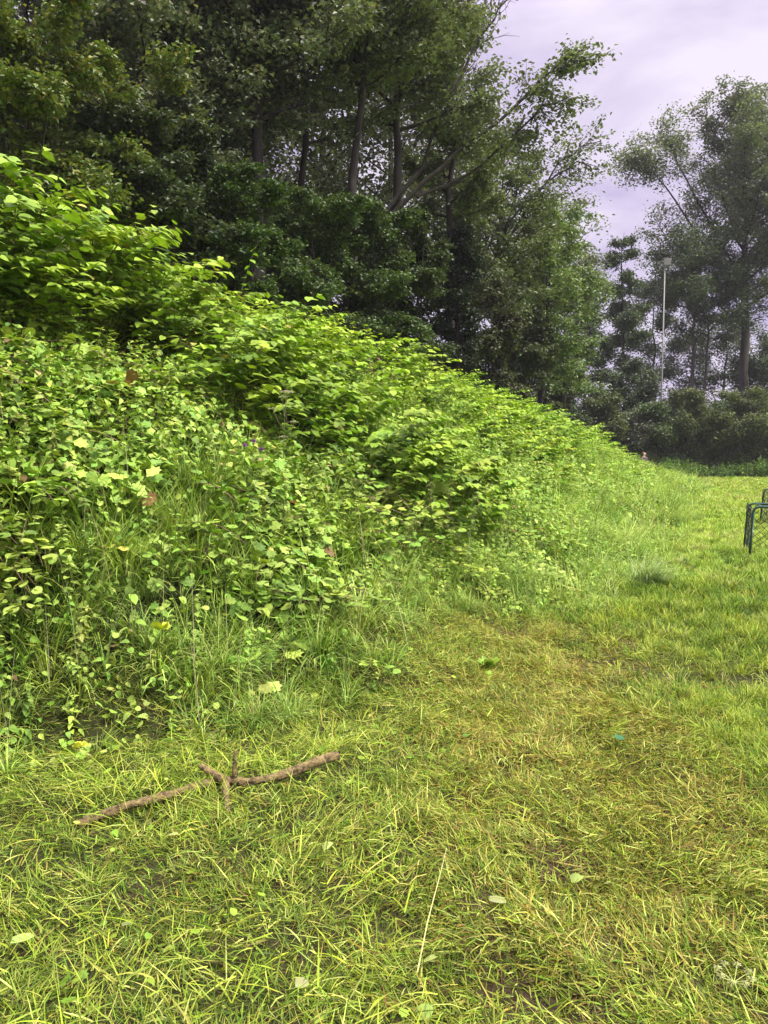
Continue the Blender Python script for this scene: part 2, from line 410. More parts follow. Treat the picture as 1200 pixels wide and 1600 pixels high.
def lawn():
    A = Acc()
    for (y0, y1, x1, dm) in [(1.3, 5, 4, 720), (5, 9, 6.5, 200), (9, 16, 10, 100), (16, 30, 17, 40), (30, 50, 27, 18)]:
        def dens(x, y):
            return dm * sstep(0.9, 0.1, veg(x, y)) * (1 - 0.72 * brown(x, y)) * (1 - 0.9 * bare(x, y)) * (0.35 + 0.65 * sstep(-0.6, 1.6, x + 0.25 * (y - 4) - 0.3))
        P = scatter(-3.6 if y1 < 9 else 0, x1, y0, y1, dens, dm)
        x, y = P.T; k = np.clip(y / 5, 0.8, 9) ** 0.8
        lf = sstep(1.2, 1.9, x + (y - 4) * 0.05); wave = vn(x, y, 0.8, 12)
        yl = (sstep(0.45, 0.8, vn(x, y, 1.6, 14)) * sstep(8, 15, y)); rr = R_.random(len(x))
        deep = (rr < 0.32 + 0.35 * (wave > 0.6)) & (y < 12); pale = ~deep & (R_.random(len(x)) < yl * 0.6 + 0.06)
        fresh = ~deep & ~pale; op = lf > 0.5; ns = 3 if y1 <= 9 else 2
        for mk, pal in ((deep, G_DEEP), (pale, [(0.44, 0.46, 0.13), (0.38, 0.44, 0.09)]), (fresh, G_FRESH if y1 <= 9 else G_FAR)):
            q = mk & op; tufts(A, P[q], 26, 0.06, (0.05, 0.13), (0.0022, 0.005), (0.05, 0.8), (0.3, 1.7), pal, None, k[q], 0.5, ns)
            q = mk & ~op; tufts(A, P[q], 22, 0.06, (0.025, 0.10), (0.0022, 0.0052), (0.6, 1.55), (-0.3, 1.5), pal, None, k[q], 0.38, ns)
    o = A.build('lawn_grass', M_GRASS); tag(o, 'bright fresh green lawn grass running right of the cut patch to the far shrubs', 'grass', kind='stuff')

def clippings():
    A = Acc()
    def dens(x, y): return 16000 * sstep(0.9, 0.1, veg(x, y)) * np.clip(0.30 + brown(x, y) * 0.9, 0, 1) * (1 - 0.7 * bare(x, y)) * (1 - 0.88 * sstep(1.45, 2.0, x + 0.06 * (y - 4))) * (0.55 + 0.45 * sstep(.3, .6, vn(x, y, 0.2, 25)))
    P = scatter(-3.6, 3.4, 1.3, 8.6, dens, 16000); n = len(P); x, y = P.T
    b = brown(x, y)
    lump = vn(x, y, 0.14, 21) * vn(x, y, 0.4, 24)
    z = hgt(x, y) + R_.random(n) ** 1.3 * (0.008 + 0.13 * lump)
    yaw = 6.3 * vn(x, y, 0.3, 22) + R_.normal(0, 1.0, n)
    ln = R_.uniform(0.018, 0.10, n) * np.where(R_.random(n) < 0.1, 1.6, 1)
    p_dry = np.clip(0.06 + 0.36 * b * (0.4 + 0.9 * vn(x, y, 0.35, 23)), 0, 0.85)
    col = pick(G_CUT, n, [4, 3, 3, 3, 2], 0.28); d = R_.random(n) < p_dry; col[d] = pick(G_DRY, d.sum(), [4, 3, 2, 3], 0.2)
    g = R_.random(n) < 0.30 * (1 - b); col[g] = pick(G_DEEP, g.sum())
    blades(A, np.stack([x, y, z], -1), yaw, ln, R_.uniform(0.0020, 0.0054, n), R_.uniform(0.8, 1.8, n), R_.normal(0.3, 0.9, n), col, None, 3, R_.normal(0, 0.8, n))
    # fine dead thatch on the soil
    P = scatter(-3.2, 3.4, 1.3, 7.8, lambda x, y: 3500 * sstep(0.6, 0.0, veg(x, y)) * (0.35 + 0.65 * np.maximum(brown(x, y), bare(x, y))) * sstep(2.2, 1.6, x), 3500); n = len(P); x, y = P.T
    blades(A, np.stack([x, y, hgt(x, y) + R_.uniform(0, .008, n)], -1), R_.uniform(0, 6.3, n), R_.uniform(0.01, 0.06, n), R_.uniform(0.0012, 0.0035, n), R_.uniform(1.2, 1.7, n), R_.normal(0, 0.5, n), pick([(.16, .115, .04), (.10, .07, .03), (.24, .19, .07), (.13, .13, .03)], n, None, .25), None, 2, R_.normal(0, .5, n))
    # strands lying across the fallen branch
    n = 260; t = R_.random(n); bx = np.interp(t, [0, .5, 1], [-1.34, -.82, -.22]); by = np.interp(t, [0, .5, 1], [3.3, 3.75, 4.0]) + R_.normal(-.04, .07, n)
    blades(A, np.stack([bx, by, hgt(bx, by) + R_.uniform(0.0, .05, n)], -1), R_.uniform(0, 6.3, n), R_.uniform(0.10, 0.3, n), R_.uniform(0.003, 0.006, n), R_.uniform(0.3, 1.2, n), R_.uniform(0.4, 1.8, n), pick(G_FRESH, n), None, 4, R_.normal(0, .4, n))
    # longer cut strands lying on top, curved, gathered in swathes
    def d2(x, y): return 650 * sstep(0.9, 0.1, veg(x, y)) * (1 - 0.75 * sstep(1.5, 2.1, x)) * (0.22 + 0.78 * sstep(1.0, -0.2, x)) * (1 - 0.6 * bare(x, y)) * sstep(.3, .65, vn(x, y, .45, 26))
    P = scatter(-3.6, 3.4, 1.3, 8.2, d2, 650); n = len(P); x, y = P.T
    z = hgt(x, y) + R_.uniform(0.015, 0.07, n)
    col = pick(G_FRESH + G_CUT, n, None, 0.15)
    blades(A, np.stack([x, y, z], -1), 6.3 * vn(x, y, 0.5, 27) + R_.normal(0, 1.1, n), R_.uniform(0.05, 0.18, n), R_.uniform(0.0026, 0.006, n), R_.uniform(0.8, 1.5, n), R_.uniform(-0.2, 1.3, n), col, col * 1.1, 4, R_.normal(0, 0.6, n))
    o = A.build('grass_clippings', M_GRASS); tag(o, 'yellow green and straw coloured grass clippings matted over the freshly cut patch', 'grass clippings', kind='stuff')

def long_grass():
    """tall arching grass among the weeds at the foot of the bank"""
    A = Acc()
    def dens(x, y):
        v = veg(x, y); core = sstep(-0.4, 0.0, v)
        edge = np.exp(-((v - 0.3) / 0.6) ** 2); mid = 1.1 * grassy(x, y, v)
        d = core * (edge * 0.85 + mid * 0.75 + 0.10) * (0.35 + 0.9 * sstep(.35, .6, vn(x, y, 0.7, 31)))
        return 64 * np.clip(d, 0, 1) * np.clip(8 / y, 0.14, 1.1)
    P = scatter(-4.5, 16, 2.6, 40, dens, 71, margin=1.2); x, y = P.T; v = veg(x, y); k = np.clip(y / 7, 1, 4) ** 0.75
    pal = [(0.32, 0.45, 0.07), (0.25, 0.38, 0.055), (0.45, 0.56, 0.13), (0.16, 0.28, 0.045)]
    lo = v < 0.15; mid = (v >= 0.15) & (v < 0.7); hi = v >= 0.7
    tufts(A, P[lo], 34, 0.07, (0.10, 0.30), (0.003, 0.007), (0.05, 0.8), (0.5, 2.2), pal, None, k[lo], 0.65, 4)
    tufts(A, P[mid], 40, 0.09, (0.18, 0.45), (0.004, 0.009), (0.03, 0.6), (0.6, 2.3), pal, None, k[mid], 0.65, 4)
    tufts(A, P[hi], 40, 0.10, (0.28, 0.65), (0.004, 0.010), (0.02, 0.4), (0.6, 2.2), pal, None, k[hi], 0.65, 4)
    # pale seed heads / dry stalks
    m = R_.random(len(x)) < 0.22; q = m.sum(); zs = hgt(x[m], y[m])
    c2 = pick([(0.42, 0.38, 0.2), (0.36, 0.36, 0.16)], q)
    blades(A, np.stack([x[m], y[m], zs], -1), R_.uniform(0, 6.3, q), R_.uniform(0.5, 0.9, q), np.full(q, 0.004) * k[m], R_.uniform(0, 0.3, q), R_.uniform(0.1, 0.6, q), c2, c2, 4)
    o = A.build('long_grass', M_GRASS); tag(o, 'tall arching uncut grass mixed with weeds along the foot of the bank', 'long grass', kind='stuff')

lawn(); clippings(); long_grass()

# ------------------------------------------------------------------ weed plants
def plant_knot(rg, H=1.3, n_side=4, leaf=0.13):
    """arching cane with alternate heart-shaped leaves; leans towards +X"""
    pos, ax, up, sz, stems = [], [], [], [], []
    def cane(p0, d0, ln, nl, r, side0, l0):
        K = 7; p = np.array(p0, float); d = nrm(np.array(d0, float)); path = [p.copy()]
        for i in range(K - 1):
            d = nrm(d + np.array((0.16, 0, -0.12)) * (0.5 + i / K) + rg.normal(0, 0.04, 3)); p = p + d * ln / (K - 1); path.append(p.copy())
        path = np.array(path); stems.append((path, np.linspace(r, r * 0.35, K)))
        for k in range(nl):
            t = l0 + (1 - l0) * (k + 0.5) / nl; f = t * (K - 1); i = min(int(f), K - 2); q = path[i] + (path[i + 1] - path[i]) * (f - i)
            dd = nrm(path[i + 1] - path[i]); sd = nrm(np.cross(dd, (0, 0, 1))) * (1 if (k % 2) else -1)
            a = nrm(sd * 0.9 + dd * 0.75 + np.array((0.15, 0, -0.25)) + rg.normal(0, 0.18, 3))
            pos.append(q + a * 0.02); ax.append(a); up.append(nrm(np.array((0.25, 0, 1.0)) + rg.normal(0, 0.22, 3)))
            sz.append(leaf * (1.05 - 0.45 * max(0, t - 0.55) / 0.45) * rg.uniform(0.8, 1.15))
        return path
    main = cane((0, 0, 0), (0.15, 0, 1), H * 1.15, 16, 0.008, 0, 0.12)
    for k in range(n_side):
        i = rg.integers(2, 6); a = rg.uniform(-1.6, 1.6)
        cane(main[i], (math.cos(a) * 0.8, math.sin(a) * 0.8, 0.55), H * rg.uniform(0.25, 0.5), rg.integers(6, 10), 0.004, 0, 0.1)
    return [np.array(q) for q in (pos, ax, up, sz)] + [stems]
def plant_nettle(rg, H=0.8, leaf=0.085):
    pos, ax, up, sz, stems = [], [], [], [], []
    K = 5; path = np.stack([np.linspace(0, rg.uniform(-.08, .12), K) , np.linspace(0, rg.uniform(-.08, .08), K), np.linspace(0, H, K)], -1)
    stems.append((path, np.linspace(0.004, 0.0018, K)))
    nn = int(H / 0.06)
    for k in range(nn):
        t = (k + 1) / nn
        if t < 0.12: continue
        q = path[0] + (path[-1] - path[0]) * t
        for j in range(2 if t < 0.93 else 4):
            a0 = (k % 2) * math.pi / 2 + j * math.pi / (1 if t < 0.93 else 2) + rg.normal(0, 0.25)
            el = rg.uniform(-0.45, 0.25) + 0.4 * (t > 0.9)
            a = np.array((math.cos(a0), math.sin(a0), el)); pos.append(q + nrm(a) * 0.018); ax.append(a); up.append((rg.normal(0, .2), rg.normal(0, .2), 1))
            sz.append(leaf * rg.uniform(0.75, 1.15) * (1.1 - 0.55 * max(0, t - 0.6) / 0.4))
    return [np.array(q, float) for q in (pos, ax, up, sz)] + [stems]
def plant_bramble(rg, H=0.6, leaf=0.07):
    pos, ax, up, sz, stems = [], [], [], [], []
    for c in range(3):
        a0 = rg.uniform(-1.3, 1.3); K = 7; p = np.zeros(3); d = np.array((math.cos(a0) * 0.5, math.sin(a0) * 0.5, 1.0)); path = [p.copy()]; ln = H * rg.uniform(1.0, 1.7)
        for i in range(K - 1):
            d = nrm(d + np.array((math.cos(a0) * .28, math.sin(a0) * .28, -0.30))); p = p + d * ln / (K - 1); path.append(p.copy())
        path = np.array(path); stems.append((path, np.linspace(0.004, 0.0015, K)))
        for k in range(7):
            t = 0.25 + 0.75 * (k + .5) / 7; f = t * (K - 1); i = min(int(f), K - 2); q = path[i] + (path[i + 1] - path[i]) * (f - i)
            sd = nrm(np.cross(path[i + 1] - path[i], (0, 0, 1))) * (1 if k % 2 else -1)
            a = nrm(sd + np.array((0.1, 0, 0.35)) + rg.normal(0, .25, 3)); tip = q + a * 0.05
            for j, sc in ((0, 1.1), (0.95, .9), (-0.95, .9)):
                b = np.array((a[0] * math.cos(j) - a[1] * math.sin(j), a[0] * math.sin(j) + a[1] * math.cos(j), a[2] - 0.25))
                pos.append(tip); ax.append(b); up.append((rg.normal(0.1, .25), rg.normal(0, .25), 1)); sz.append(leaf * sc * rg.uniform(0.8, 1.2))
    return [np.array(q, float) for q in (pos, ax, up, sz)] + [stems]

def tube_template(path, r, sides=3):
    A = Acc(); A.tube(path, r, sides, cap=False)
    return (np.concatenate(A.v).astype(float), np.concatenate(A.l), np.concatenate(A.t))

def grow(A, variants, T, XY, yaw, sc, pal, wts, young, leafmul=1.0, rg=R_, stemcol=(0.14, 0.10, 0.04), stems=True, sink=0.0, lean=None, zoff=None):
    """stamp every plant's leaves and stems at the points XY"""
    if len(XY) == 0: return
    vi = rg.integers(0, len(variants), len(XY)); z = hgt(XY[:, 0], XY[:, 1]) - sink
    if zoff is not None: z = z + zoff
    base = np.stack([XY[:, 0], XY[:, 1], z], -1)
    LN = rg.normal(0, 0.22, (len(XY), 2))
    for k, (pos, ax, up, sz, st) in enumerate(variants):
        m = np.where(vi == k)[0]; n = len(m)
        if n == 0: continue
        cz, sn = np.cos(yaw[m]), np.sin(yaw[m]); o = np.zeros(n)
        Rz = np.stack([np.stack([cz, -sn, o], -1), np.stack([sn, cz, o], -1), np.stack([o, o, o + 1], -1)], 1)
        s = sc[m]; M = len(pos)
        P = base[m][:, None] + np.einsum('nij,mj->nmi', Rz, pos) * s[:, None, None]
        P[..., :2] += (P[..., 2:3] - base[m][:, None, 2:3]) * LN[m][:, None]
        Ax = np.einsum('nij,mj->nmi', Rz, ax) + rg.normal(0, 0.12, (n, M, 3)); Up = np.einsum('nij,mj->nmi', Rz, up) + rg.normal(0, 0.1, (n, M, 3))
        hf = (pos[:, 2] / pos[:, 2].max())[None, :, None]
        pc = pick(pal, n, wts, 0.10, rg)[:, None]
        col = pc * (1 + 0.16 * rg.standard_normal((n, M, 1))).clip(.6, 1.5)
        yf = np.clip((hf - 0.55) / 0.45, 0, 1) * 0.55 * rg.random((n, M, 1))
        col = col * (1 - yf) + np.array(young) * yf
        sick = rg.random((n, M)) < 0.012; col[sick] = np.array((0.45, 0.42, 0.08)) * rg.uniform(.7, 1.1, (sick.sum(), 1))
        S = (sz[None] * np.sqrt(s)[:, None] * leafmul).ravel()
        A.stamp(T, frames(Ax.reshape(-1, 3), Up.reshape(-1, 3)), P.reshape(-1, 3), S, col.reshape(-1, 3), 0)
        if stems:
            for path, r in st:
                Tt = tube_template(path, r); Sh = np.tile(np.eye(3), (n, 1, 1)); Sh[:, :2, 2] = LN[m]; A.stamp(Tt, Sh @ Rz, base[m], s, np.broadcast_to(np.array(stemcol), (n, 3)), 1)

rgp = np.random.default_rng(11)
KV = [plant_knot(rgp, 1.25, rgp.integers(4, 7), 0.112) for _ in range(10)]
NV = [plant_nettle(rgp, rgp.uniform(0.55, 0.95)) for _ in range(9)]
BV = [plant_bramble(rgp) for _ in range(8)]
DOWN = math.atan2(-BN[1], -BN[0])              # direction pointing down the slope

# (s,u) outline of the tall knotweed stand
KP = [(-7, 4.6), (-2.2, 4.0), (-.5, 3.55), (1, 2.8), (1.7, 1.6), (2.3, 1.15), (3.1, .8), (4.2, .8), (4.7, 1.2), (4.2, 2.4), (3.1, 3.4), (2.6, 4.5), (2.6, 7.2), (-7, 7.2)]
def inpoly(s, u, poly):
    c = np.zeros(s.shape, bool); j = len(poly) - 1
    for i in range(len(poly)):
        si, ui = poly[i]; sj, uj = poly[j]
        c ^= ((ui > u) != (uj > u)) & (s < (sj - si) * (u - ui) / (uj - ui + 1e-12) + si); j = i
    return c
K_PAL = [(0.18, 0.31, 0.025), (0.14, 0.25, 0.022), (0.25, 0.38, 0.03)]; K_Y = (0.38, 0.52, 0.045)
N_PAL = [(0.22, 0.36, 0.05), (0.28, 0.41, 0.065), (0.15, 0.26, 0.04), (0.34, 0.45, 0.085)]; N_Y = (0.42, 0.51, 0.09)
B_PAL = [(0.20, 0.33, 0.045), (0.27, 0.40, 0.055), (0.33, 0.43, 0.08)]; B_Y = (0.44, 0.50, 0.07)

def core_frac(s, u, d=0.45):
    f = 0
    for k in range(8): f = f + inpoly(s + d * math.cos(k * .785), u + d * math.sin(k * .785), KP)
    return f / 8.0
def kn_stand():
    A = Acc()
    def dens(x, y):
        s, u = su(x, y); return 19.0 * inpoly(s, u, KP)
    P = scatter(-9, 6, 3, 16, dens, 19, margin=1.6); n = len(P); x, y = P.T; s, u = su(x, y)
    sc = np.interp(s, [-3, 0.6, 1.4, 2.2, 3.5, 5.2], [0.72, 0.78, 0.85, 0.72, 0.62, 0.45]) * (0.75 + 0.5 * vn(x, y, 0.9, 41)) * R_.uniform(0.85, 1.12, n)
    sc *= np.interp(u, [4.8, 6.5], [1, 0.8]) * (0.45 + 0.55 * core_frac(s, u))
    grow(A, KV, KNOT_HI, P, DOWN + R_.normal(0, 0.6, n), sc, K_PAL, None, K_Y, 1.18, stemcol=(0.16, 0.12, 0.05))
    o = A.build('knotweed_thicket', [M_WEED, M_STEM]); tag(o, 'tall thicket of bright heart-leaved knotweed arching down the bank at the upper left', 'knotweed', kind='stuff')
    # the stands further along the bank: lower, patchy
    A = Acc()
    def dens2(x, y):
        s, u = su(x, y); v = veg(x, y)
        m = (s > 2.6) & ~inpoly(s, u, KP) & (v > np.interp(s, [2, 5, 12, 20, 30], [1.2, 2.4, 1.9, 1.1, .6])) & (u < 8)
        patch = sstep(0.42, 0.56, vn(s * 0.7, u, 1.1, 43) + 0.16 * sstep(1.5, 3.0, u) + 0.2 * sstep(14, 22, s))
        return 13.0 * m * patch * np.interp(y, [8, 20, 40], [1, 0.8, 0.7])
    P = scatter(-9, 17, 6, 46, dens2, 13, margin=1.6); n = len(P); x, y = P.T; s, u = su(x, y)
    sc = (0.42 + 0.35 * vn(s * 0.6, u, 1.1, 43)) * R_.uniform(0.8, 1.15, n) * np.interp(s, [3, 12, 20, 27, 32], [1, 1.1, 0.95, 0.65, 0.42]) * np.interp(u - np.clip(s - 14, 0, 8) * .06, [0.5, 2.8], [.5, 1])
    near = y < 17
    for mk, T in ((near, KNOT_HI), (~near, KNOT_LO)):
        grow(A, KV, T, P[mk], DOWN + R_.normal(0, 0.8, mk.sum()), sc[mk], [(0.19, 0.32, 0.02), (0.14, 0.26, 0.02), (0.26, 0.40, 0.025)], None, (0.40, 0.54, 0.035), 1.05, stems=bool(T is KNOT_HI))
    o = A.build('knotweed_patches', [M_WEED, M_STEM]); tag(o, 'lower knotweed patches covering the far length of the bank under the dark trees', 'knotweed', kind='stuff')

def weeds():
    A = Acc(); B = Acc()
    def base(x, y):
        s, u = su(x, y); v = veg(x, y)
        k = inpoly(s, u, KP) & (core_frac(s, u, .4) > .99)
        return sstep(-0.3, 0.35, v) * (~k) * (u < 7.5), s, u, v
    def dn(x, y):
        b, s, u, v = base(x, y); g = vn(x, y, 0.7, 51)
        return 70 * b * sstep(0.28, 0.5, g + 0.2 * (s < 1)) * (1 - 0.8 * grassy(x, y, v)) * np.interp(y, [3, 8, 14, 40], [1.0, 0.8, 0.4, 0.15])
    P = scatter(-7, 17, 3, 44, dn, 70, margin=1.2); n = len(P); x, y = P.T; s, u = su(x, y); v = veg(x, y)
    sc = np.clip(0.25 + v * 0.28, 0.2, 0.72) * (0.7 + 0.45 * vn(x, y, 0.8, 52)) * R_.uniform(0.8, 1.15, n)
    near = y < 8.5
    for mk, T in ((near, NET_HI), (~near, NET_LO)):
        grow(A, NV, T, P[mk], R_.uniform(0, 6.3, mk.sum()), sc[mk], N_PAL, [4, 3, 2, 2], N_Y, 1.0 if T is NET_HI else 1.15, stems=bool(T is NET_HI))
    o = A.build('nettle_patch', [M_WEED, M_STEM]); tag(o, 'nettles with toothed leaves crowding the lower slope above the fallen branch', 'nettles', kind='stuff')
    def db(x, y):
        b, s, u, v = base(x, y); g = vn(x, y, 0.8, 53)
        return 24 * b * sstep(0.38, 0.62, g + 0.12 * (u > 1.2)) * (1 - 0.85 * grassy(x, y, v)) * np.interp(y, [3, 8, 14, 40], [1, 0.9, 0.6, 0.3])
    P = scatter(-7, 17, 3, 44, db, 26, margin=1.2); n = len(P); x, y = P.T; v = veg(x, y)
    sc = np.clip(0.3 + v * 0.4, 0.25, 0.9) * R_.uniform(0.8, 1.3, n)
    near = y < 8.5
    for mk, T in ((near, ROUND), (~near, KNOT_LO)):
        grow(B, BV, T, P[mk], DOWN + R_.normal(0, 1.0, mk.sum()), sc[mk], B_PAL, [3, 3, 1], B_Y, 1.0, stemcol=(0.22, 0.13, 0.08), stems=bool(T is ROUND))
    o = B.build('bramble_tangle', [M_WEED, M_STEM]); tag(o, 'bramble trailing its three-part leaves among the nettles on the slope', 'bramble', kind='stuff')
    # leaf carpet: the closed canopy of mixed weeds
    E = Acc()
    def dc(x, y):
        b, s, u, v = base(x, y)
        return 1900 * b * np.interp(y, [3, 6, 10, 20, 40], [1, .75, .42, .12, .035]) * (0.25 + 0.75 * sstep(0.30, 0.5, vn(x, y, 0.33, 61))) * 1.0 * (1 - 0.85 * grassy(x, y, v))
    P = scatter(-7, 17, 2.6, 44, dc, 1900, margin=1.2); n = len(P); x, y = P.T; v = veg(x, y); s, u = su(x, y)
    can = np.clip(0.06 + v * 0.26, 0.04, 0.42) * (0.45 + 0.75 * vn(x, y, 0.5, 62) + 0.5 * vn(x, y, 0.17, 63))
    z = hgt(x, y) + can - R_.random(n) ** 1.7 * np.minimum(can, 0.25)
    ty = (vn(x, y, 0.45, 64) * 0.7 + R_.random(n) * 0.45); k = np.clip(y / 8, 1, 4) ** 0.6
    yaw = DOWN + R_.normal(0, 1.5, n)
    ax = np.stack([np.cos(yaw), np.sin(yaw), R_.normal(-0.4, 0.4, n)], -1)
    up = np.array((-BN[0] * .35, -BN[1] * .35, 1.0)) + R_.normal(0, 0.42, (n, 3))
    cl = (0.80 + 0.5 * vn(x, y, 0.6, 65))[:, None]
    for T, lo, hi, pal, sz in ((NET_HI, -1, .50, N_PAL, (.035, .07)), (ROUND, .50, .64, B_PAL, (.02, .05)), (KNOT_HI, .64, .84, B_PAL + N_PAL, (.03, .075)), (LOBED, .84, 2, N_PAL, (.05, .11))):
        m = (ty >= lo) & (ty < hi); q = m.sum()
        for near in (True, False):
            mm = m & ((y < 9) == near); q = mm.sum()
            TT = T if near else (NET_LO if T is NET_HI else KNOT_LO)
            c = pick(pal, q, None, 0.2) * cl[mm]; yl = R_.random(q) < 0.03; c[yl] = pick([(0.38, 0.40, 0.08), (0.36, 0.27, 0.10), (0.20, 0.12, 0.05)], yl.sum())
            E.stamp(TT, frames(ax[mm], up[mm]), np.stack([x, y, z], -1)[mm], R_.uniform(*sz, q) * k[mm], c)
    o = E.build('weed_carpet', [M_WEED]); tag(o, 'closed carpet of mixed yellow green weed leaves between the nettles and brambles', 'weeds', kind='stuff')
    # low broad leaves growing in and lying on the cut grass
    D = Acc()
    def dl(x, y): return 70 * sstep(0.8, -0.1, veg(x, y)) * (0.12 + 0.88 * sstep(0.6, -0.4, x - (y - 4) * 0.2)) * sstep(0.35, 0.6, vn(x, y, 0.4, 55)) * (x < 1.9)
    P = scatter(-3, 3, 1.4, 8.4, dl, 70); n = len(P); x, y = P.T; z = hgt(x, y) + R_.uniform(0.02, 0.08, n)
    a = R_.uniform(0, 6.3, n); ax = np.stack([np.cos(a), np.sin(a), R_.uniform(-.3, .5, n)], -1); up = np.stack([R_.normal(0, .35, n), R_.normal(0, .35, n), np.ones(n)], -1)
    col = pick([(0.17, 0.29, 0.025), (0.22, 0.34, 0.03), (0.33, 0.40, 0.07), (0.11, 0.20, 0.02)], n, [3, 3, 1.2, 2])
    ty = R_.integers(0, 3, n)
    for k, T in enumerate((ROUND, NET_HI, LOBED)):
        m = ty == k; D.stamp(T, frames(ax[m], up[m]), np.stack([x, y, z], -1)[m], R_.uniform(0.018, 0.042, m.sum()), col[m])
    o = D.build('broadleaf_weeds', [M_WEED]); tag(o, 'small clover, dock and ground ivy leaves scattered through the cut grass', 'weeds', kind='stuff')
kn_stand(); weeds()

# ------------------------------------------------------------------ trees and shrubs
def limb(rg, p, d, ln, K, bendz, wob):
    path = [p.copy()]; d = nrm(d)
    for i in range(K - 1):
        d = nrm(d + np.array((0, 0, bendz)) + rg.normal(0, wob, 3)); p = p + d * ln / (K - 1); path.append(p.copy())
    return np.array(path)
def interp_path(path, t):
    f = t * (len(path) - 1); i = np.minimum(f.astype(int), len(path) - 2); w = (f - i)[:, None]
    return path[i] * (1 - w) + path[i + 1] * w
def put_leaves(A, P, rg, size, pal, wts=None, droop=0.3, T=TREE_LEAF):
    n = len(P)
    a = rg.uniform(0, 6.3, n); ax = np.stack([np.cos(a), np.sin(a), rg.normal(-droop, 0.35, n)], -1)
    up = np.stack([rg.normal(0, .45, n), rg.normal(0, .45, n), np.ones(n)], -1)
    A.stamp(T, frames(ax, up), P, size * rg.uniform(0.7, 1.25, n), pick(pal, n, wts, 0.18, rg))

P_OAK = [(0.15, 0.18, 0.105), (0.11, 0.14, 0.08), (0.21, 0.24, 0.14)]
P_FAR = [(0.075, 0.11, 0.05), (0.055, 0.085, 0.04), (0.11, 0.145, 0.065)]
P_DEEP = [(0.085, 0.135, 0.04), (0.115, 0.165, 0.05), (0.055, 0.095, 0.03)]
P_HAZ = [(0.12, 0.18, 0.045), (0.16, 0.22, 0.05), (0.09, 0.13, 0.03), (0.21, 0.22, 0.045)]
P_GREY = [(0.16, 0.20, 0.10), (0.12, 0.155, 0.075), (0.21, 0.25, 0.13)]
P_LIGHT = [(0.16, 0.23, 0.075), (0.21, 0.28, 0.09), (0.11, 0.165, 0.06)]

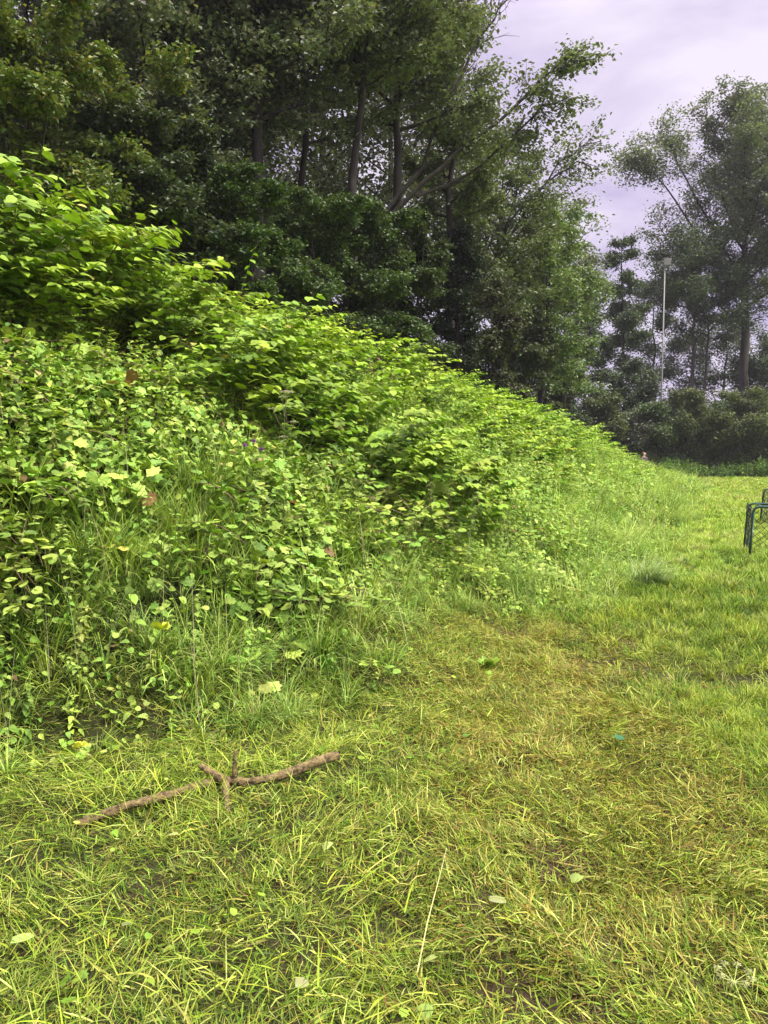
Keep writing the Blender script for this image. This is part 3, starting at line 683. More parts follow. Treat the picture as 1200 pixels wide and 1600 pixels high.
LM_FAR, LM_SHRUB, LM_WOOD = 3.0, 2.4, 1.3
def tree(name, label, px, dep, top, bot, hw, r0, leaves, lsize, pal, seed, lean=(0, 0), nprim=26, bark=None, cat='tree', group=None,
         shape='oval', extra=(), up0=0.7, clump=0.22, twin=0, dy=0.0, crown_dx=0.0):
    """px, top, bot, hw are pixels of the photograph at distance dep; they give a real position, height and width"""
    rg = np.random.default_rng(seed); bark = bark or M_BARK
    x0 = at(px, 700, dep)[0]; y0 = dep + dy; zg = float(hgt(x0, y0)); ztop = at(px, top, dep)[2]; zbot = max(at(px, bot, dep)[2], zg + 0.3); W = hw / FPX * dep
    H = ztop - zg; base = np.array((x0, y0, zg)); root = thing(name, base, label, cat, group)
    Tk = Acc(); Cr = Acc(); pts = []
    trunks = [(np.zeros(3) - (0, 0, 0.15), lean, 1.0)] + [(np.array((0.35 + 0.2 * k, 0.1 * k, -0.15)), (lean[0] + 0.6 + 0.3 * k, lean[1] + 0.3), 0.85) for k in range(twin)]
    if shape == 'shrub': trunks = [(rg.normal(0, 0.15, 3) * (1, 1, 0), (math.cos(k * 1.26) * W * 0.5, math.sin(k * 1.26) * W * 0.5), 1) for k in range(5)]
    for tb, ln_, hs in trunks:
        K = 12; tt = np.linspace(0, 1, K)
        wob = np.cumsum(rg.normal(0, 0.035 * H / K * 2, (K, 2)), 0)
        path = np.stack([tb[0] + ln_[0] * tt ** 1.3 + wob[:, 0], tb[1] + ln_[1] * tt ** 1.3 + wob[:, 1], tb[2] + H * hs * 0.96 * tt], -1)
        rr = r0 * hs * np.clip(1 - tt, 0.04, 1) ** 0.75; rr[0] *= 1.35
        if shape == 'shrub': rr = rr * 0.6
        Tk.tube(path, rr, 9 if r0 > 0.08 else 6, mi=0)
        f0 = (zbot - zg) / H
        npm = int(nprim / len(trunks))
        for k in range(npm):
            h = f0 + (0.97 - f0) * (k + rg.random() * 0.8) / npm; h = max(h, 0.04)
            q = (h - f0) / (1 - f0)
            env = {'oval': math.sin(math.pi * min(1, 0.16 + 0.84 * q) ** 0.9) ** 0.6 + 0.12, 'col': (0.55 + 0.45 * math.sin(math.pi * q ** 0.8)) * (1 - q ** 6), 'cone': 1.05 - 0.85 * q,
                   'shrub': math.sqrt(max(0.05, 1 - (q * 0.98) ** 2)) * 0.8}[shape]
            ln = W * env * rg.uniform(0.7, 1.12); az = k * 2.4 + rg.normal(0, 0.35)
            p = interp_path(path, np.array([h * 0.96 / 0.96]))[0]
            u_ = up0 * (0.5 + 0.9 * q)
            K1 = 7; b1 = limb(rg, p, np.array((math.cos(az), math.sin(az), u_)), ln * math.hypot(1, u_) ** 0.6, K1, 0.02, 0.10)
            Tk.tube(b1, np.linspace(r0 * 0.30 * (1.05 - q * 0.7), r0 * 0.04 + 0.004, K1), 5, cap=False)
            n2 = max(3, int(4 + ln * 1.3))
            for j in range(n2):
                t = 0.25 + 0.75 * (j + rg.random()) / n2; t = min(t, 1.0); p2 = interp_path(b1, np.array([t]))[0]
                d2 = nrm(b1[-1] - b1[0]) * 0.7 + rg.normal(0, 0.55, 3) + np.array((0, 0, 0.12)); l2 = ln * rg.uniform(0.22, 0.42) * (1.15 - 0.4 * t) + 0.15
                b2 = limb(rg, p2, d2, l2, 5, -0.05, 0.14); Cr.tube(b2, np.linspace(r0 * 0.06 + 0.004, 0.003, 5), 3, cap=False, col=(0.07, 0.055, 0.04), mi=1)
                pts.append((b2, l2))
    for spec in extra:      # hand-placed limbs: (pixel path, radius, leafy, bare twigs)
        pp, rr, leafy = spec
        path = np.array([at(a, b, dep) + np.array((0, dy, 0)) - base for a, b in pp])
        tt = np.linspace(0, 1, 14); f = np.linspace(0, 1, len(path)); path = np.stack([np.interp(tt, f, path[:, i]) for i in range(3)], -1)
        path[:, 1] += np.linspace(0, 1, 14) * rg.uniform(-1, 1); path += rg.normal(0, 0.03, path.shape)
        Tk.tube(path, np.linspace(rr, rr * 0.15 + 0.006, 14), 6, cap=False)
        zz = max(1.0, dep / 24)
        for j in range(int(30)):
            t = 0.30 + 0.65 * rg.random(); p2 = interp_path(path, np.array([t]))[0]
            d2 = nrm(path[-1] - path[-4]) * 0.8 + rg.normal(0, 0.6, 3); l2 = (0.5 + 0.8 * rg.random()) * (1.4 - t * 0.6) * zz
            b2 = limb(rg, p2, d2, l2, 6, -0.04 if leafy else 0.04, 0.16); (Cr if leafy else Tk).tube(b2, np.linspace(0.012, 0.004, 6), 3, cap=False, col=(0.07, 0.055, 0.04), mi=1 if leafy else 0)
            if leafy:
                pts.append((b2, 0.09 * leafy * zz))
            else:
                for _ in range(2):
                    p3 = interp_path(b2, rg.random(1))[0]; b3 = limb(rg, p3, nrm(b2[-1] - b2[0]) + rg.normal(0, 0.6, 3), l2 * 0.5, 4, 0, 0.2); Tk.tube(b3, np.linspace(0.006, 0.003, 4), 3, cap=False)
    leaves = int(leaves * (LM_FAR if dep > 46 else LM_SHRUB if shape == 'shrub' else LM_WOOD)); lsize = lsize * (1.15 if dep > 46 else 1.12)
    wts = np.array([l for _, l in pts]) * rg.uniform(0.35, 1.65, len(pts)); cnt = rg.multinomial(leaves, wts / wts.sum())
    LP = []
    for (b2, l2), c in zip(pts, cnt):
        if c == 0: continue
        t = 0.15 + 0.85 * rg.random(c) ** 0.8; q = interp_path(b2, np.minimum(t, 0.999)); sp = min(clump * (0.5 + l2 * 0.5), 0.5)
        q = q + rg.normal(0, 1, (c, 3)) * sp * np.array((1, 1, 0.62 if dep > 46 else 0.45)); LP.append(q)
    put_leaves(Cr, np.concatenate(LP), rg, lsize, pal)
    Tk.build('trunk', [bark], root, smooth=True); Cr.build('crown', [M_TREE, bark], root)
    return root

WG = 'trees of the wood on top of the bank'
S_ = 'shrubs at the edge of the wood'
# tall trees of the wood
tree('broadleaf_tree', 'tall dark tree in the top left corner, its fork behind the yellowish hazel', 95, 16, -190, 330, 210, .17, 24000, .10, P_OAK, 101, (-.5, 0), 26, group=WG)
tree('broadleaf_tree', 'dark tree with a straight trunk left of the gap of sky, upper left', 195, 15, -220, 260, 170, .15, 20000, .10, P_OAK, 102, (.5, .3), 26, group=WG)
tree('broadleaf_tree', 'dark tree with one thick limb leaning right from behind the elder bush', 305, 17, -180, 230, 180, .18, 22000, .10, P_OAK, 103, (.9, 0), 26, group=WG,
     extra=[([(300, 300), (335, 110), (362, 55), (385, 10)], .06, 2)])
tree('broadleaf_tree', 'tree with the thick dark reddish trunk in the middle of the wood', 402, 17, -180, 170, 170, .20, 24000, .10, P_OAK, 104, (-.2, 0), 26, group=WG)
tree('broadleaf_tree', 'tree with a pale dead branch rising to the right across its dark trunk', 440, 19, -170, 200, 150, .13, 17000, .11, P_OAK, 105, (.6, 0), 24, group=WG)
tree('broadleaf_tree', 'tree with a light grey trunk leaning right above the dark green hornbeam', 528, 18, -170, 120, 170, .15, 22000, .105, P_GREY, 106, (.7, 0), 26, group=WG)
tree('broadleaf_tree', 'big tree throwing long limbs right into the sky, one bare at the tip', 612, 21, -150, 180, 120, .19, 22000, .11, P_GREY, 107, (.5, 0), 26, group=WG,
     extra=[([(600, 330), (650, 280), (700, 165), (742, 75), (775, 30), (800, -10)], .065, 0),
            ([(605, 345), (680, 270), (740, 225), (800, 180), (850, 130), (900, 100)], .07, 3),
            ([(650, 310), (740, 270), (800, 215), (850, 165), (895, 150)], .05, 2)])
tree('broadleaf_tree', 'grey green tree whose airy crown stops at the sky, top centre', 690, 24, -60, 330, 78, .16, 17000, .12, P_GREY, 108, (-.2, 0), 26, group=WG)
tree('broadleaf_tree', 'slender tree with thin sprays drooping right into the sky', 765, 27, 190, 470, 80, .13, 11000, .12, P_GREY, 109, (.3, 0), 24, group=WG,
     extra=[([(760, 430), (800, 340), (850, 285), (900, 250), (940, 262)], .06, 2), ([(780, 400), (840, 300), (880, 245), (940, 215)], .05, 1.5)])
tree('broadleaf_tree', 'light green open tree at the right end of the wood', 840, 31, 300, 600, 72, .14, 13000, .13, P_LIGHT, 110, (.3, 0), 26, group=WG)
tree('broadleaf_tree', 'narrow light tree nearest the strip of sky, right end of the wood', 880, 35, 320, 620, 58, .12, 8500, .14, P_LIGHT, 111, (.1, 0), 22, group=WG)
# deeper rows of the wood
for i, (px, dep, top, hw, lab) in enumerate([
        (10, 23, -80, 240, 'dark tree deep in the wood behind the top left corner'), (240, 24, -90, 220, 'dark tree deep in the wood behind the elder bush'),
        (380, 26, -80, 200, 'dark tree deep in the wood behind the reddish trunk'), (500, 27, -80, 190, 'dark tree deep in the wood behind the light grey trunk'),
        (620, 30, -60, 160, 'dark tree deep in the wood behind the long limbs'), (715, 34, 150, 120, 'dark tree deep in the wood behind the ivy column'),
        (790, 40, 300, 100, 'dark tree deep in the wood behind the slender sprays'), (870, 45, 400, 70, 'dark tree deep in the wood next to the strip of sky')]):
    tree('broadleaf_tree', lab, px, dep, top, 500, hw, .2, int(15000 - 1000 * i), .16, P_OAK, 130 + i, (0, 0), 26, group=WG, clump=.35)
# shrubs in front of the trunks
tree('hazel_shrub', 'hazel shrub with yellowing leaves in the top left corner above the knotweed', 35, 10.5, -40, 330, 135, .05, 15000, .07, P_HAZ, 201, (.1, 0), 34, shape='shrub', cat='shrub', group=S_, clump=.16)
tree('hazel_shrub', 'second hazel shrub reaching up between two trunks left of the gap of sky', 175, 12.5, 90, 380, 110, .05, 10000, .075, P_HAZ, 202, (.1, 0), 30, shape='shrub', cat='shrub', group=S_, clump=.16)
tree('elder_shrub', 'grey green elder bush below the gap of sky', 255, 12.5, 195, 430, 110, .05, 13000, .075, [(.07, .10, .045), (.09, .125, .05), (.05, .075, .03)], 203, (0, 0), 30, shape='shrub', cat='shrub', group=S_, clump=.15)
tree('hornbeam_shrub', 'shrub with flat green sprays reaching right, under the pale dead branch', 365, 13, 290, 500, 90, .05, 11000, .07, [(.075, .125, .03), (.10, .155, .04), (.05, .09, .025)], 204, (.1, 0), 30, shape='shrub', cat='shrub', group=S_, clump=.13)
tree('hornbeam_shrub', 'large dense dark green shrub in the middle of the wood edge', 500, 15.5, 290, 560, 105, .06, 17000, .07, P_DEEP, 205, (0, 0), 36, shape='shrub', cat='shrub', group=S_, clump=.15)
tree('hornbeam_shrub', 'rounded dark green shrub just right of the largest one', 578, 17, 330, 560, 75, .05, 12000, .075, P_DEEP, 206, (0, 0), 30, shape='shrub', cat='shrub', group=S_, clump=.15)
tree('hornbeam_shrub', 'olive green hanging shrub left of the ivy column', 640, 19, 330, 580, 62, .05, 10500, .08, [(.06, .095, .03), (.085, .12, .035), (.045, .07, .022)], 207, (0, 0), 28, shape='shrub', cat='shrub', group=S_, clump=.15)
tree('ivy_column', 'black green ivy clad stump standing as a dark column', 712, 22, 330, 620, 42, .12, 10500, .09, [(.02, .035, .016), (.03, .045, .02)], 208, (0, 0), 30, shape='col', cat='ivy', clump=.18)
tree('brown_green_shrub', 'brown green feathery shrub right of the ivy column', 765, 25, 430, 640, 55, .05, 9500, .10, [(.06, .075, .03), (.085, .095, .04)], 209, (0, 0), 28, shape='shrub', cat='shrub', group=S_, clump=.18)
tree('brown_green_shrub', 'broad olive shrub above the lower end of the bank', 825, 30, 470, 680, 58, .05, 9500, .11, [(.06, .085, .03), (.09, .11, .04)], 210, (0, 0), 28, shape='shrub', cat='shrub', group=S_, clump=.2)
tree('brown_green_shrub', 'small dark shrub where the wood meets the far trees', 880, 38, 520, 700, 50, .05, 8000, .13, [(.045, .065, .025), (.07, .09, .035)], 211, (0, 0), 24, shape='shrub', cat='shrub', group=S_, clump=.25)

for i, (px, dep, top, hw, lab) in enumerate([
        (60, 17, 150, 200, 'dark undergrowth bush under the trees behind the hazel shrubs'), (230, 18, 230, 170, 'dark undergrowth bush behind the elder bush'),
        (380, 20, 300, 150, 'dark undergrowth bush below the pale dead branch'), (480, 22, 300, 130, 'dark undergrowth bush behind the largest dark green shrub'),
        (590, 24, 330, 120, 'dark undergrowth bush behind the rounded dark green shrub'), (680, 28, 360, 100, 'dark undergrowth bush either side of the ivy column'),
        (760, 33, 440, 90, 'dark undergrowth bush behind the brown green feathery shrub'), (850, 42, 520, 80, 'dark undergrowth bush at the low right end of the wood')]):
    tree('undergrowth_bush', lab, px, dep, top, 700, hw, .06, 7000, .13, P_DEEP if i % 2 else P_OAK, 230 + i, (0, 0), 28, shape='shrub', cat='shrub', group='undergrowth bushes inside the wood', clump=.3)

# far row on the right
RG = 'trees behind the far end of the lawn'
tree('broadleaf_tree', 'thin dark tree at the foot of the strip of sky', 912, 50, 440, 690, 45, .14, 7500, .15, P_FAR, 301, (0, 0), 22, group=RG, clump=.3)
tree('broadleaf_tree', 'pointed dark tree left of the floodlight mast', 966, 52, 340, 690, 62, .17, 12500, .15, P_FAR, 302, (.3, 0), 30, shape='cone', group=RG, clump=.3)
tree('broadleaf_tree', 'low tree with a thin crown right behind the floodlight mast', 1030, 66, 420, 690, 60, .16, 9500, .17, P_FAR, 303, (0, 0), 24, group=RG, clump=.3)
tree('twin_trunk_tree', 'dark twin trunked tree between the mast and the poplar', 1080, 56, 370, 480, 75, .22, 10500, .16, P_FAR, 304, (-.2, 0), 28, group=RG, clump=.32, twin=1)
tree('poplar_tree', 'tallest grey green poplar against the sky at the right', 1150, 58, 118, 470, 95, .42, 23000, .17, P_GREY, 305, (-1.2, 0), 44, shape='col', group=RG, clump=.34, up0=1.1,
     extra=[([(1150, 470), (1110, 400), (1060, 320), (1015, 265), (995, 245)], .10, 6), ([(1160, 440), (1100, 330), (1055, 250), (1040, 205)], .10, 5), ([(1150, 500), (1080, 440), (1050, 390), (1020, 340)], .09, 4)])
tree('poplar_tree', 'second poplar cut off by the right edge of the photo', 1225, 54, 150, 470, 60, .30, 9000, .16, P_GREY, 306, (0, 0), 30, shape='col', group=RG, clump=.32)
tree('broadleaf_tree', 'low leafy tree between the trunks at the far right', 1130, 63, 500, 690, 85, .16, 8000, .17, P_FAR, 307, (0, 0), 24, group=RG, clump=.35)
tree('broadleaf_tree', 'dark low tree under the second poplar at the right edge', 1210, 60, 520, 690, 70, .16, 9500, .17, P_FAR, 308, (0, 0), 24, group=RG, clump=.35)
HG = 'shrubs closing off the far end of the lawn'
hs = [(905, 50, 655, 44, 'dark shrub of the far row partly behind the end of the bank'), (945, 49, 618, 40, 'dark shrub of the far row above the person'), (990, 49.5, 652, 50, 'broad dark shrub of the far row left of the mast foot'),
      (1035, 48.5, 628, 36, 'deep green shrub of the far row at the foot of the mast'), (1080, 49, 606, 44, 'lighter shrub of the far row right of the mast foot'), (1125, 48, 650, 48, 'olive shrub of the far row under the poplar'),
      (1168, 47.5, 602, 42, 'tallest olive shrub of the far row near the right edge'), (1212, 48, 640, 48, 'olive brown shrub of the far row cut by the right edge')]
for i, (px, dep, top, hw, lab) in enumerate(hs):
    pal = [P_DEEP, [(.09, .12, .04), (.13, .16, .05)], P_OAK][i % 3] if i < 5 else [(.11, .145, .04), (.15, .185, .05), (.08, .11, .03)]
    tree('field_edge_shrub', lab, px, dep, top, 738, hw, .05, 6500, .13, pal, 330 + i, (0, 0), 26, shape='shrub', cat='shrub', group=HG, clump=.3)

for i, (px, dep, top) in enumerate([(925, 54, 640), (985, 54, 645), (1050, 54, 640), (1110, 54, 642), (1165, 54, 636), (1225, 54, 640)]):
    tree('field_edge_shrub', ['dim shrub behind the far row under the thin dark tree', 'dim shrub behind the far row under the pointed dark tree', 'dim shrub behind the far row just right of the mast', 'dim shrub behind the far row left of the poplar trunk',
         'dim shrub behind the far row right of the poplar trunk', 'dim shrub behind the far row at the right edge'][i], px, dep, top, 738, 60, .05, 6000, .15, P_DEEP, 360 + i, (0, 0), 26, shape='shrub', cat='shrub', group='second row of shrubs behind the far row', clump=.35)
def far_nettles():
    A = Acc(); n = 1500
    x = R_.uniform(11, 28, n); y = R_.uniform(44.6, 47.5, n) - vn(x, x, 1.7, 71) * 1.2; ok = R_.random(n) < sstep(.25, .6, vn(x, y * 2, 1.1, 72)) + .1; x, y = x[ok], y[ok]; n = len(x); P = np.stack([x, y], -1)
    grow(A, NV, NET_LO, P, R_.uniform(0, 6, n), R_.uniform(.35, 1.0, n) * (.5 + vn(x, y, 1.3, 73)), [(0.09, 0.17, 0.02), (0.06, 0.12, 0.02)], None, (0.14, 0.24, 0.03), 1.9, stems=False)
    o = A.build('far_nettles', [M_WEED, M_STEM]); tag(o, 'low strip of bright green nettles in front of the far shrubs', 'nettles', kind='stuff')
far_nettles()

# ------------------------------------------------------------------ single plants one can point to
def col1(c): return np.array(c, float)
def leaves_on(A, T, items):
    P = np.array([i[0] for i in items], float); a = np.array([i[1] for i in items], float); u = np.array([i[2] for i in items], float)
    A.stamp(T, frames(a, u), P, np.array([i[3] for i in items], float), np.array([i[4] for i in items], float))
def ground_at(px, dep):
    x = at(px, 700, dep)[0]; return np.array((x, dep, float(hgt(x, dep))))
def umbel(A, c, r, rg, col, n=14, stalk=(0.22, 0.28, 0.08)):
    for k in range(n):
        a = k * 2.4; q = math.sqrt((k + .5) / n) * r; e = c + np.array((q * math.cos(a), q * math.sin(a), r * .55 - q * q / r * .3))
        A.tube([c, (c + e) / 2 + (0, 0, .004), e], .0012, 3, stalk, 0, False)
        m = 16; P = e + rg.normal(0, r * .13, (m, 3)) * (1, 1, .4); ax = rg.normal(0, 1, (m, 3)); A.stamp(TREE_LEAF, frames(ax, rg.normal(0, .3, (m, 3)) + (0, 0, 1)), P, np.full(m, r * .12), pick([col], m, None, .15, rg))
def seed_weed(name, label, cat, px, dep, topy, seed, headcol, kind, group=None):
    rg = np.random.default_rng(seed); b = ground_at(px, dep); H = max(at(px, topy, dep)[2] - b[2], .25)
    root = thing(name, b, label, cat, group); lean = rg.normal(0.03, .05, 2) * H
    path = np.stack([np.linspace(0, lean[0], 8), np.linspace(0, lean[1], 8), np.linspace(-.02, H, 8)], -1); path[1:-1] += rg.normal(0, .006, (6, 3))
    St = Acc(); St.tube(path, np.linspace(.006, .002, 8), 6, (.13, .13, .05)); Lf = Acc(); it = []
    Hd = Acc()
    nn = int(H / .07)
    for k in range(2, nn):
        t = k / nn; q = interp_path(path, np.array([t]))[0]
        for j in (0, 1):
            a = (k % 2) * 1.57 + j * math.pi + rg.normal(0, .3); d = np.array((math.cos(a), math.sin(a), rg.uniform(-.5, .3)))
            if kind == 'thistle' or kind == 'umbel':
                if t < .75 and rg.random() < .6: it.append((q, d, (rg.normal(0, .2), rg.normal(0, .2), 1), .10 * (1.1 - t * .7), pick([(.16, .26, .06)], 1, None, .15, rg)[0]))
            else:
                it.append((q + d * .02, d, (rg.normal(0, .2), rg.normal(0, .2), 1), .085 * (1.15 - t * .75), pick([(.17, .27, .045), (.22, .32, .05)], 1, None, .15, rg)[0]))
                if t > .5:
                    for _ in range(3):
                        e = q + np.array((math.cos(a + rg.normal(0, .5)) * .05, math.sin(a) * .05, -.03 - .03 * rg.random())); m = 22
                        tt = rg.random((m, 1)); P = q + (e - q) * tt + rg.normal(0, .005, (m, 3)); Hd.stamp(TREE_LEAF, frames(rg.normal(0, 1, (m, 3)), rg.normal(0, 1, (m, 3))), P, np.full(m, .009), pick([headcol], m, None, .2, rg))
    if kind == 'umbel':
        heads = []; Hx = Acc(); umbel(Hx, path[-1], .055, rg, headcol); heads.append(Hx)
        for t, a in ((.62, .6), (.72, 3.4), (.82, 1.9), (.5, 4.8)):
            q = interp_path(path, np.array([t]))[0]; e = q + np.array((math.cos(a) * .09, math.sin(a) * .09, .16)); St.tube([q, (q + e) / 2 + (0, 0, -.02), e], .002, 4, (.15, .15, .06)); Hx = Acc(); umbel(Hx, e, .035, rg, headcol, 10); heads.append(Hx)
    if kind == 'thistle':
        heads = []
        for t, a in ((1.0, 0), (.84, 2.9), (.78, .5)):
            q = interp_path(path, np.array([min(t, .999)]))[0]; e = q + (0 if t == 1 else 1) * np.array((math.cos(a) * .07, math.sin(a) * .07, .06)); St.tube([q, e + (0, 0, .001)], .002, 4, (.13, .16, .06))
            St.tube([e, e + (0, 0, .008), e + (0, 0, .018), e + (0, 0, .024)], [.004, .011, .010, .006], 7, (.10, .14, .05))
            m = 60; d = rg.normal(0, .45, (m, 3)); d[:, 2] = 1; Hx = Acc(); heads.append(Hx); Hx.stamp(TREE_LEAF, frames(d, rg.normal(0, 1, (m, 3))), np.repeat((e + (0, 0, .020))[None], m, 0), np.full(m, .026), pick([headcol], m, None, .15, rg))
    St.build('stem', M_STEM, root)
    if it: leaves_on(Lf, NET_HI, it); Lf.build('foliage', M_WEED, root)
    if kind == 'nettle': Hd.build('seed_head', M_WEED, root)
    else:
        for Hx in heads: Hx.build('flower_head', M_WEED, root)
seed_weed('hogweed', 'tall thin stalk with pinkish white flower umbels standing above the weeds left of centre', 'wildflower', 437, 6.3, 615, 1, (.55, .48, .40), 'umbel')
seed_weed('thistle', 'thistle with small purple flower heads among the grass left of the tall umbel', 'wildflower', 392, 6.1, 695, 2, (.40, .13, .55), 'thistle')
seed_weed('pink_flower_weed', 'weed with one dull pink flower head in front of the knotweed', 'wildflower', 580, 6.6, 835, 3, (.52, .30, .26), 'thistle')
NG = 'seeding nettles in front of the knotweed'
for i, (px, dep, ty, lab) in enumerate([(606, 7.3, 745, 'seeding nettle with drooping seed strings, leftmost in front of the knotweed tip'), (668, 7.4, 742, 'tall seeding nettle in the middle of the group before the knotweed'),
        (706, 7.6, 752, 'seeding nettle just right of the tall middle one'), (738, 7.9, 768, 'seeding nettle under the lowest knotweed leaves, right of the group'),
        (640, 6.9, 800, 'short seeding nettle in front of the tall middle one'), (560, 6.8, 790, 'seeding nettle near the pink flower'), (800, 8.6, 790, 'seeding nettle at the right tip of the knotweed'),
        (315, 5.2, 830, 'seeding nettle rising from the dense weeds at the left'), (520, 6.3, 860, 'seeding nettle in the tall grass above the cut patch')]):
    seed_weed('seeding_nettle', lab, 'nettle', px, dep, ty, 20 + i, (.34, .36, .14), 'nettle', NG)

def rosette(name, label, cat, px, py, n, size, T, pal, seed, el=(.1, .7), mat=None, group=None, z=.02):
    rg = np.random.default_rng(seed); b = gp(px, py, z); b[2] = float(hgt(b[0], b[1])) + z; A = Acc(); it = []
    for k in range(n):
        a = k * 2.4 + rg.normal(0, .3); it.append(((math.cos(a) * .01, math.sin(a) * .01, 0), (math.cos(a), math.sin(a), rg.uniform(*el)), (rg.normal(0, .25), rg.normal(0, .25), 1), size * rg.uniform(.7, 1.2), pick(pal, 1, None, .12, rg)[0]))
    leaves_on(A, T, it); o = A.build(name, mat or M_WEED); o.location = tuple(b); return tag(o, label, cat, group)
rosette('dock_rosette', 'fresh green rosette of upright leaves growing at the back of the cut patch', 'weed', 762, 1040, 12, .11, NET_HI, [(.17, .31, .03), (.22, .37, .03)], 1, (.4, 2.2))
rosette('loose_leaf', 'single dark blue green leaf lying on the brown part of the cut patch', 'leaf', 961, 1158, 1, .075, ROUND, [(.06, .17, .07)], 3, (.1, .2), z=.06)
rosette('loose_leaf', 'dry reddish orange leaf at the right side of the cut patch', 'leaf', 1110, 1075, 2, .055, LOBED5, [(.34, .17, .06)], 4, (.1, .3), z=.05)
rosette('loose_leaf', 'large pale leaf at the bottom left edge of the photo', 'leaf', 12, 1462, 1, .065, ROUND, [(.30, .40, .10)], 6, (.1, .3), z=.06)
rosette('yellowing_weed', 'weed with bright yellow lobed leaves at the lower left, above the branch end', 'weed', 125, 1165, 6, .035, LOBED, [(.52, .55, .05)], 7, (.2, 1.4), z=.16)
rosette('yellowing_weed', 'small yellow green leaf tuft left of the tall grass', 'weed', 255, 1040, 6, .06, LOBED5, [(.50, .58, .05)], 8, (.2, 1.4), z=.35)
for i, (px, py, lab) in enumerate([(156, 1243, 'pale leaf touching the left end of the fallen branch'), (260, 1306, 'pale leaf on the cut grass just below the middle of the branch'), (238, 1264, 'pale torn leaf resting against the lower side of the branch'),
        (456, 1537, 'pale leaf near the bottom edge left of the long stalk'), (185, 1445, 'pale leaf in the cut grass right of the large bottom left leaf'), (657, 1495, 'pale torn leaf at the lower end of the long stalk'),
        (760, 1402, 'pale leaf right of the long stalk on the olive grass'), (887, 1370, 'pale leaf beside the dark soil spot at the lower right'), (750, 1177, 'pale withered leaf left of the dark blue green leaf'),
        (647, 1585, 'pale leaf cut by the bottom edge under the long stalk'), (500, 1320, 'pale leaf below the right end of the branch'), (1045, 1330, 'pale leaf near the green lawn edge at the right')]):
    rosette('pale_leaf', lab, 'leaf', px, py, 1, [.05, .045, .055, .04][i % 4], [ROUND, KNOT_HI, LOBED5][i % 3], [(.36, .44, .12), (.28, .37, .08), (.30, .32, .12)], 40 + i, (.0, .7), group='pale leaves scattered on the cut grass', z=.05)
def cow_parsley():
    b = gp(1158, 1590); root = thing('cow_parsley', b, 'cut cow parsley with cream flower heads lying at the bottom right corner', 'wildflower'); rg = np.random.default_rng(8)
    c = np.array((0.0, .05, .07)); S = Acc(); S.tube([(-.01, -.12, .02), (-.005, -.03, .05), c], [.003, .0028, .0022], 6, (.36, .46, .07)); F = Acc()
    for k in range(8):
        a = k * .79 + .2; e = c + np.array((math.cos(a) * .045, math.sin(a) * .045, .022)); S.tube([c, e], .0013, 4, (.38, .46, .10)); umbel(F, e, .014, rg, (.62, .60, .38), 9, (.4, .46, .14))
    S.build('stem', M_STEM, root); F.build('flower_head', M_WEED, root)
cow_parsley()
def straw():
    p = [gp(652, 1520, .05), gp(668, 1440, .09), gp(684, 1380, .11), gp(698, 1325, .10)]; A = Acc(); A.tube(p, [.0022, .002, .0016, .001], 5, (.46, .46, .16)); o = A.build('grass_stalk', M_STEM, origin=p[0]); tag(o, 'single long pale grass stalk lying on the cut grass at the bottom centre', 'grass stalk')
straw()
def tussock():
    b = ground_at(1012, 8.9); b[2] = float(hgt(b[0], b[1])); n = 420; A = Acc(); yaw = R_.normal(-.5, 1.1, n)
    P = b + np.stack([R_.normal(0, .07, n), R_.normal(0, .07, n), np.zeros(n)], -1)
    c = pick([(.22, .33, .09), (.30, .42, .14), (.42, .52, .22)], n); blades(A, P, yaw, R_.uniform(.3, .62, n), R_.uniform(.004, .008, n), R_.uniform(.1, .6, n), R_.uniform(.8, 1.9, n), c * .7, c * 1.15, 4)
    o = A.build('grass_tussock', M_GRASS, origin=b); tag(o, 'tall blue green grass tussock drooping onto the lawn at the weed edge', 'grass tussock')
tussock()
# two stands of stems that stick out of the bank's outline
def bank_shrub(name, label, cat, px, dep, pal, n, H, seed, T=KNOT_HI, size=.09, stemc=(.12, .10, .04), spread=.5):
    rg = np.random.default_rng(seed); b = ground_at(px, dep); root = thing(name, b, label, cat); S = Acc(); it = []
    for k in range(n):
        a = rg.uniform(0, 6.3); p0 = np.array((math.cos(a), math.sin(a), 0)) * rg.random() * spread * .5; pth = limb(rg, p0, np.array((math.cos(a) * .25, math.sin(a) * .25, 1.0)), H * rg.uniform(.75, 1.1), 7, -.04, .06)
        S.tube(pth, np.linspace(.007, .002, 7), 5, stemc, cap=False)
        for j in range(13):
            q = interp_path(pth, np.array([.35 + .64 * j / 13]))[0]; an = j * 2.4 + rg.normal(0, .3); it.append((q, (math.cos(an), math.sin(an), rg.uniform(-.5, .3)), (rg.normal(0, .25), rg.normal(0, .25), 1), size * rg.uniform(.7, 1.2), pick(pal, 1, None, .12, rg)[0]))
    L_ = Acc(); leaves_on(L_, T, it); S.build('stems', M_STEM, root); L_.build('foliage', M_WEED, root)
bank_shrub('young_sallow', 'yellow green young shrub poking above the top of the bank in the middle', 'shrub', 592, 13.2, [(.26, .38, .04), (.34, .46, .05)], 9, 1.35, 1)
bank_shrub('withered_plant', 'withered brown plant among the green leaves high on the bank', 'dead plant', 572, 12.0, [(.16, .09, .06), (.22, .14, .08)], 14, .95, 2, NET_HI, .07, (.16, .10, .08))
bank_shrub('knotweed_shoot', 'lone knotweed shoot standing clear of the thicket against the dark shrubs', 'knotweed', 348, 9.6, [(.24, .42, .03)], 2, 1.55, 3, KNOT_HI, .09)
bank_shrub('knotweed_shoot', 'highest knotweed shoots against the trees at the left edge', 'knotweed', 40, 8.0, [(.28, .46, .03)], 5, 1.25, 4, KNOT_HI, .075)

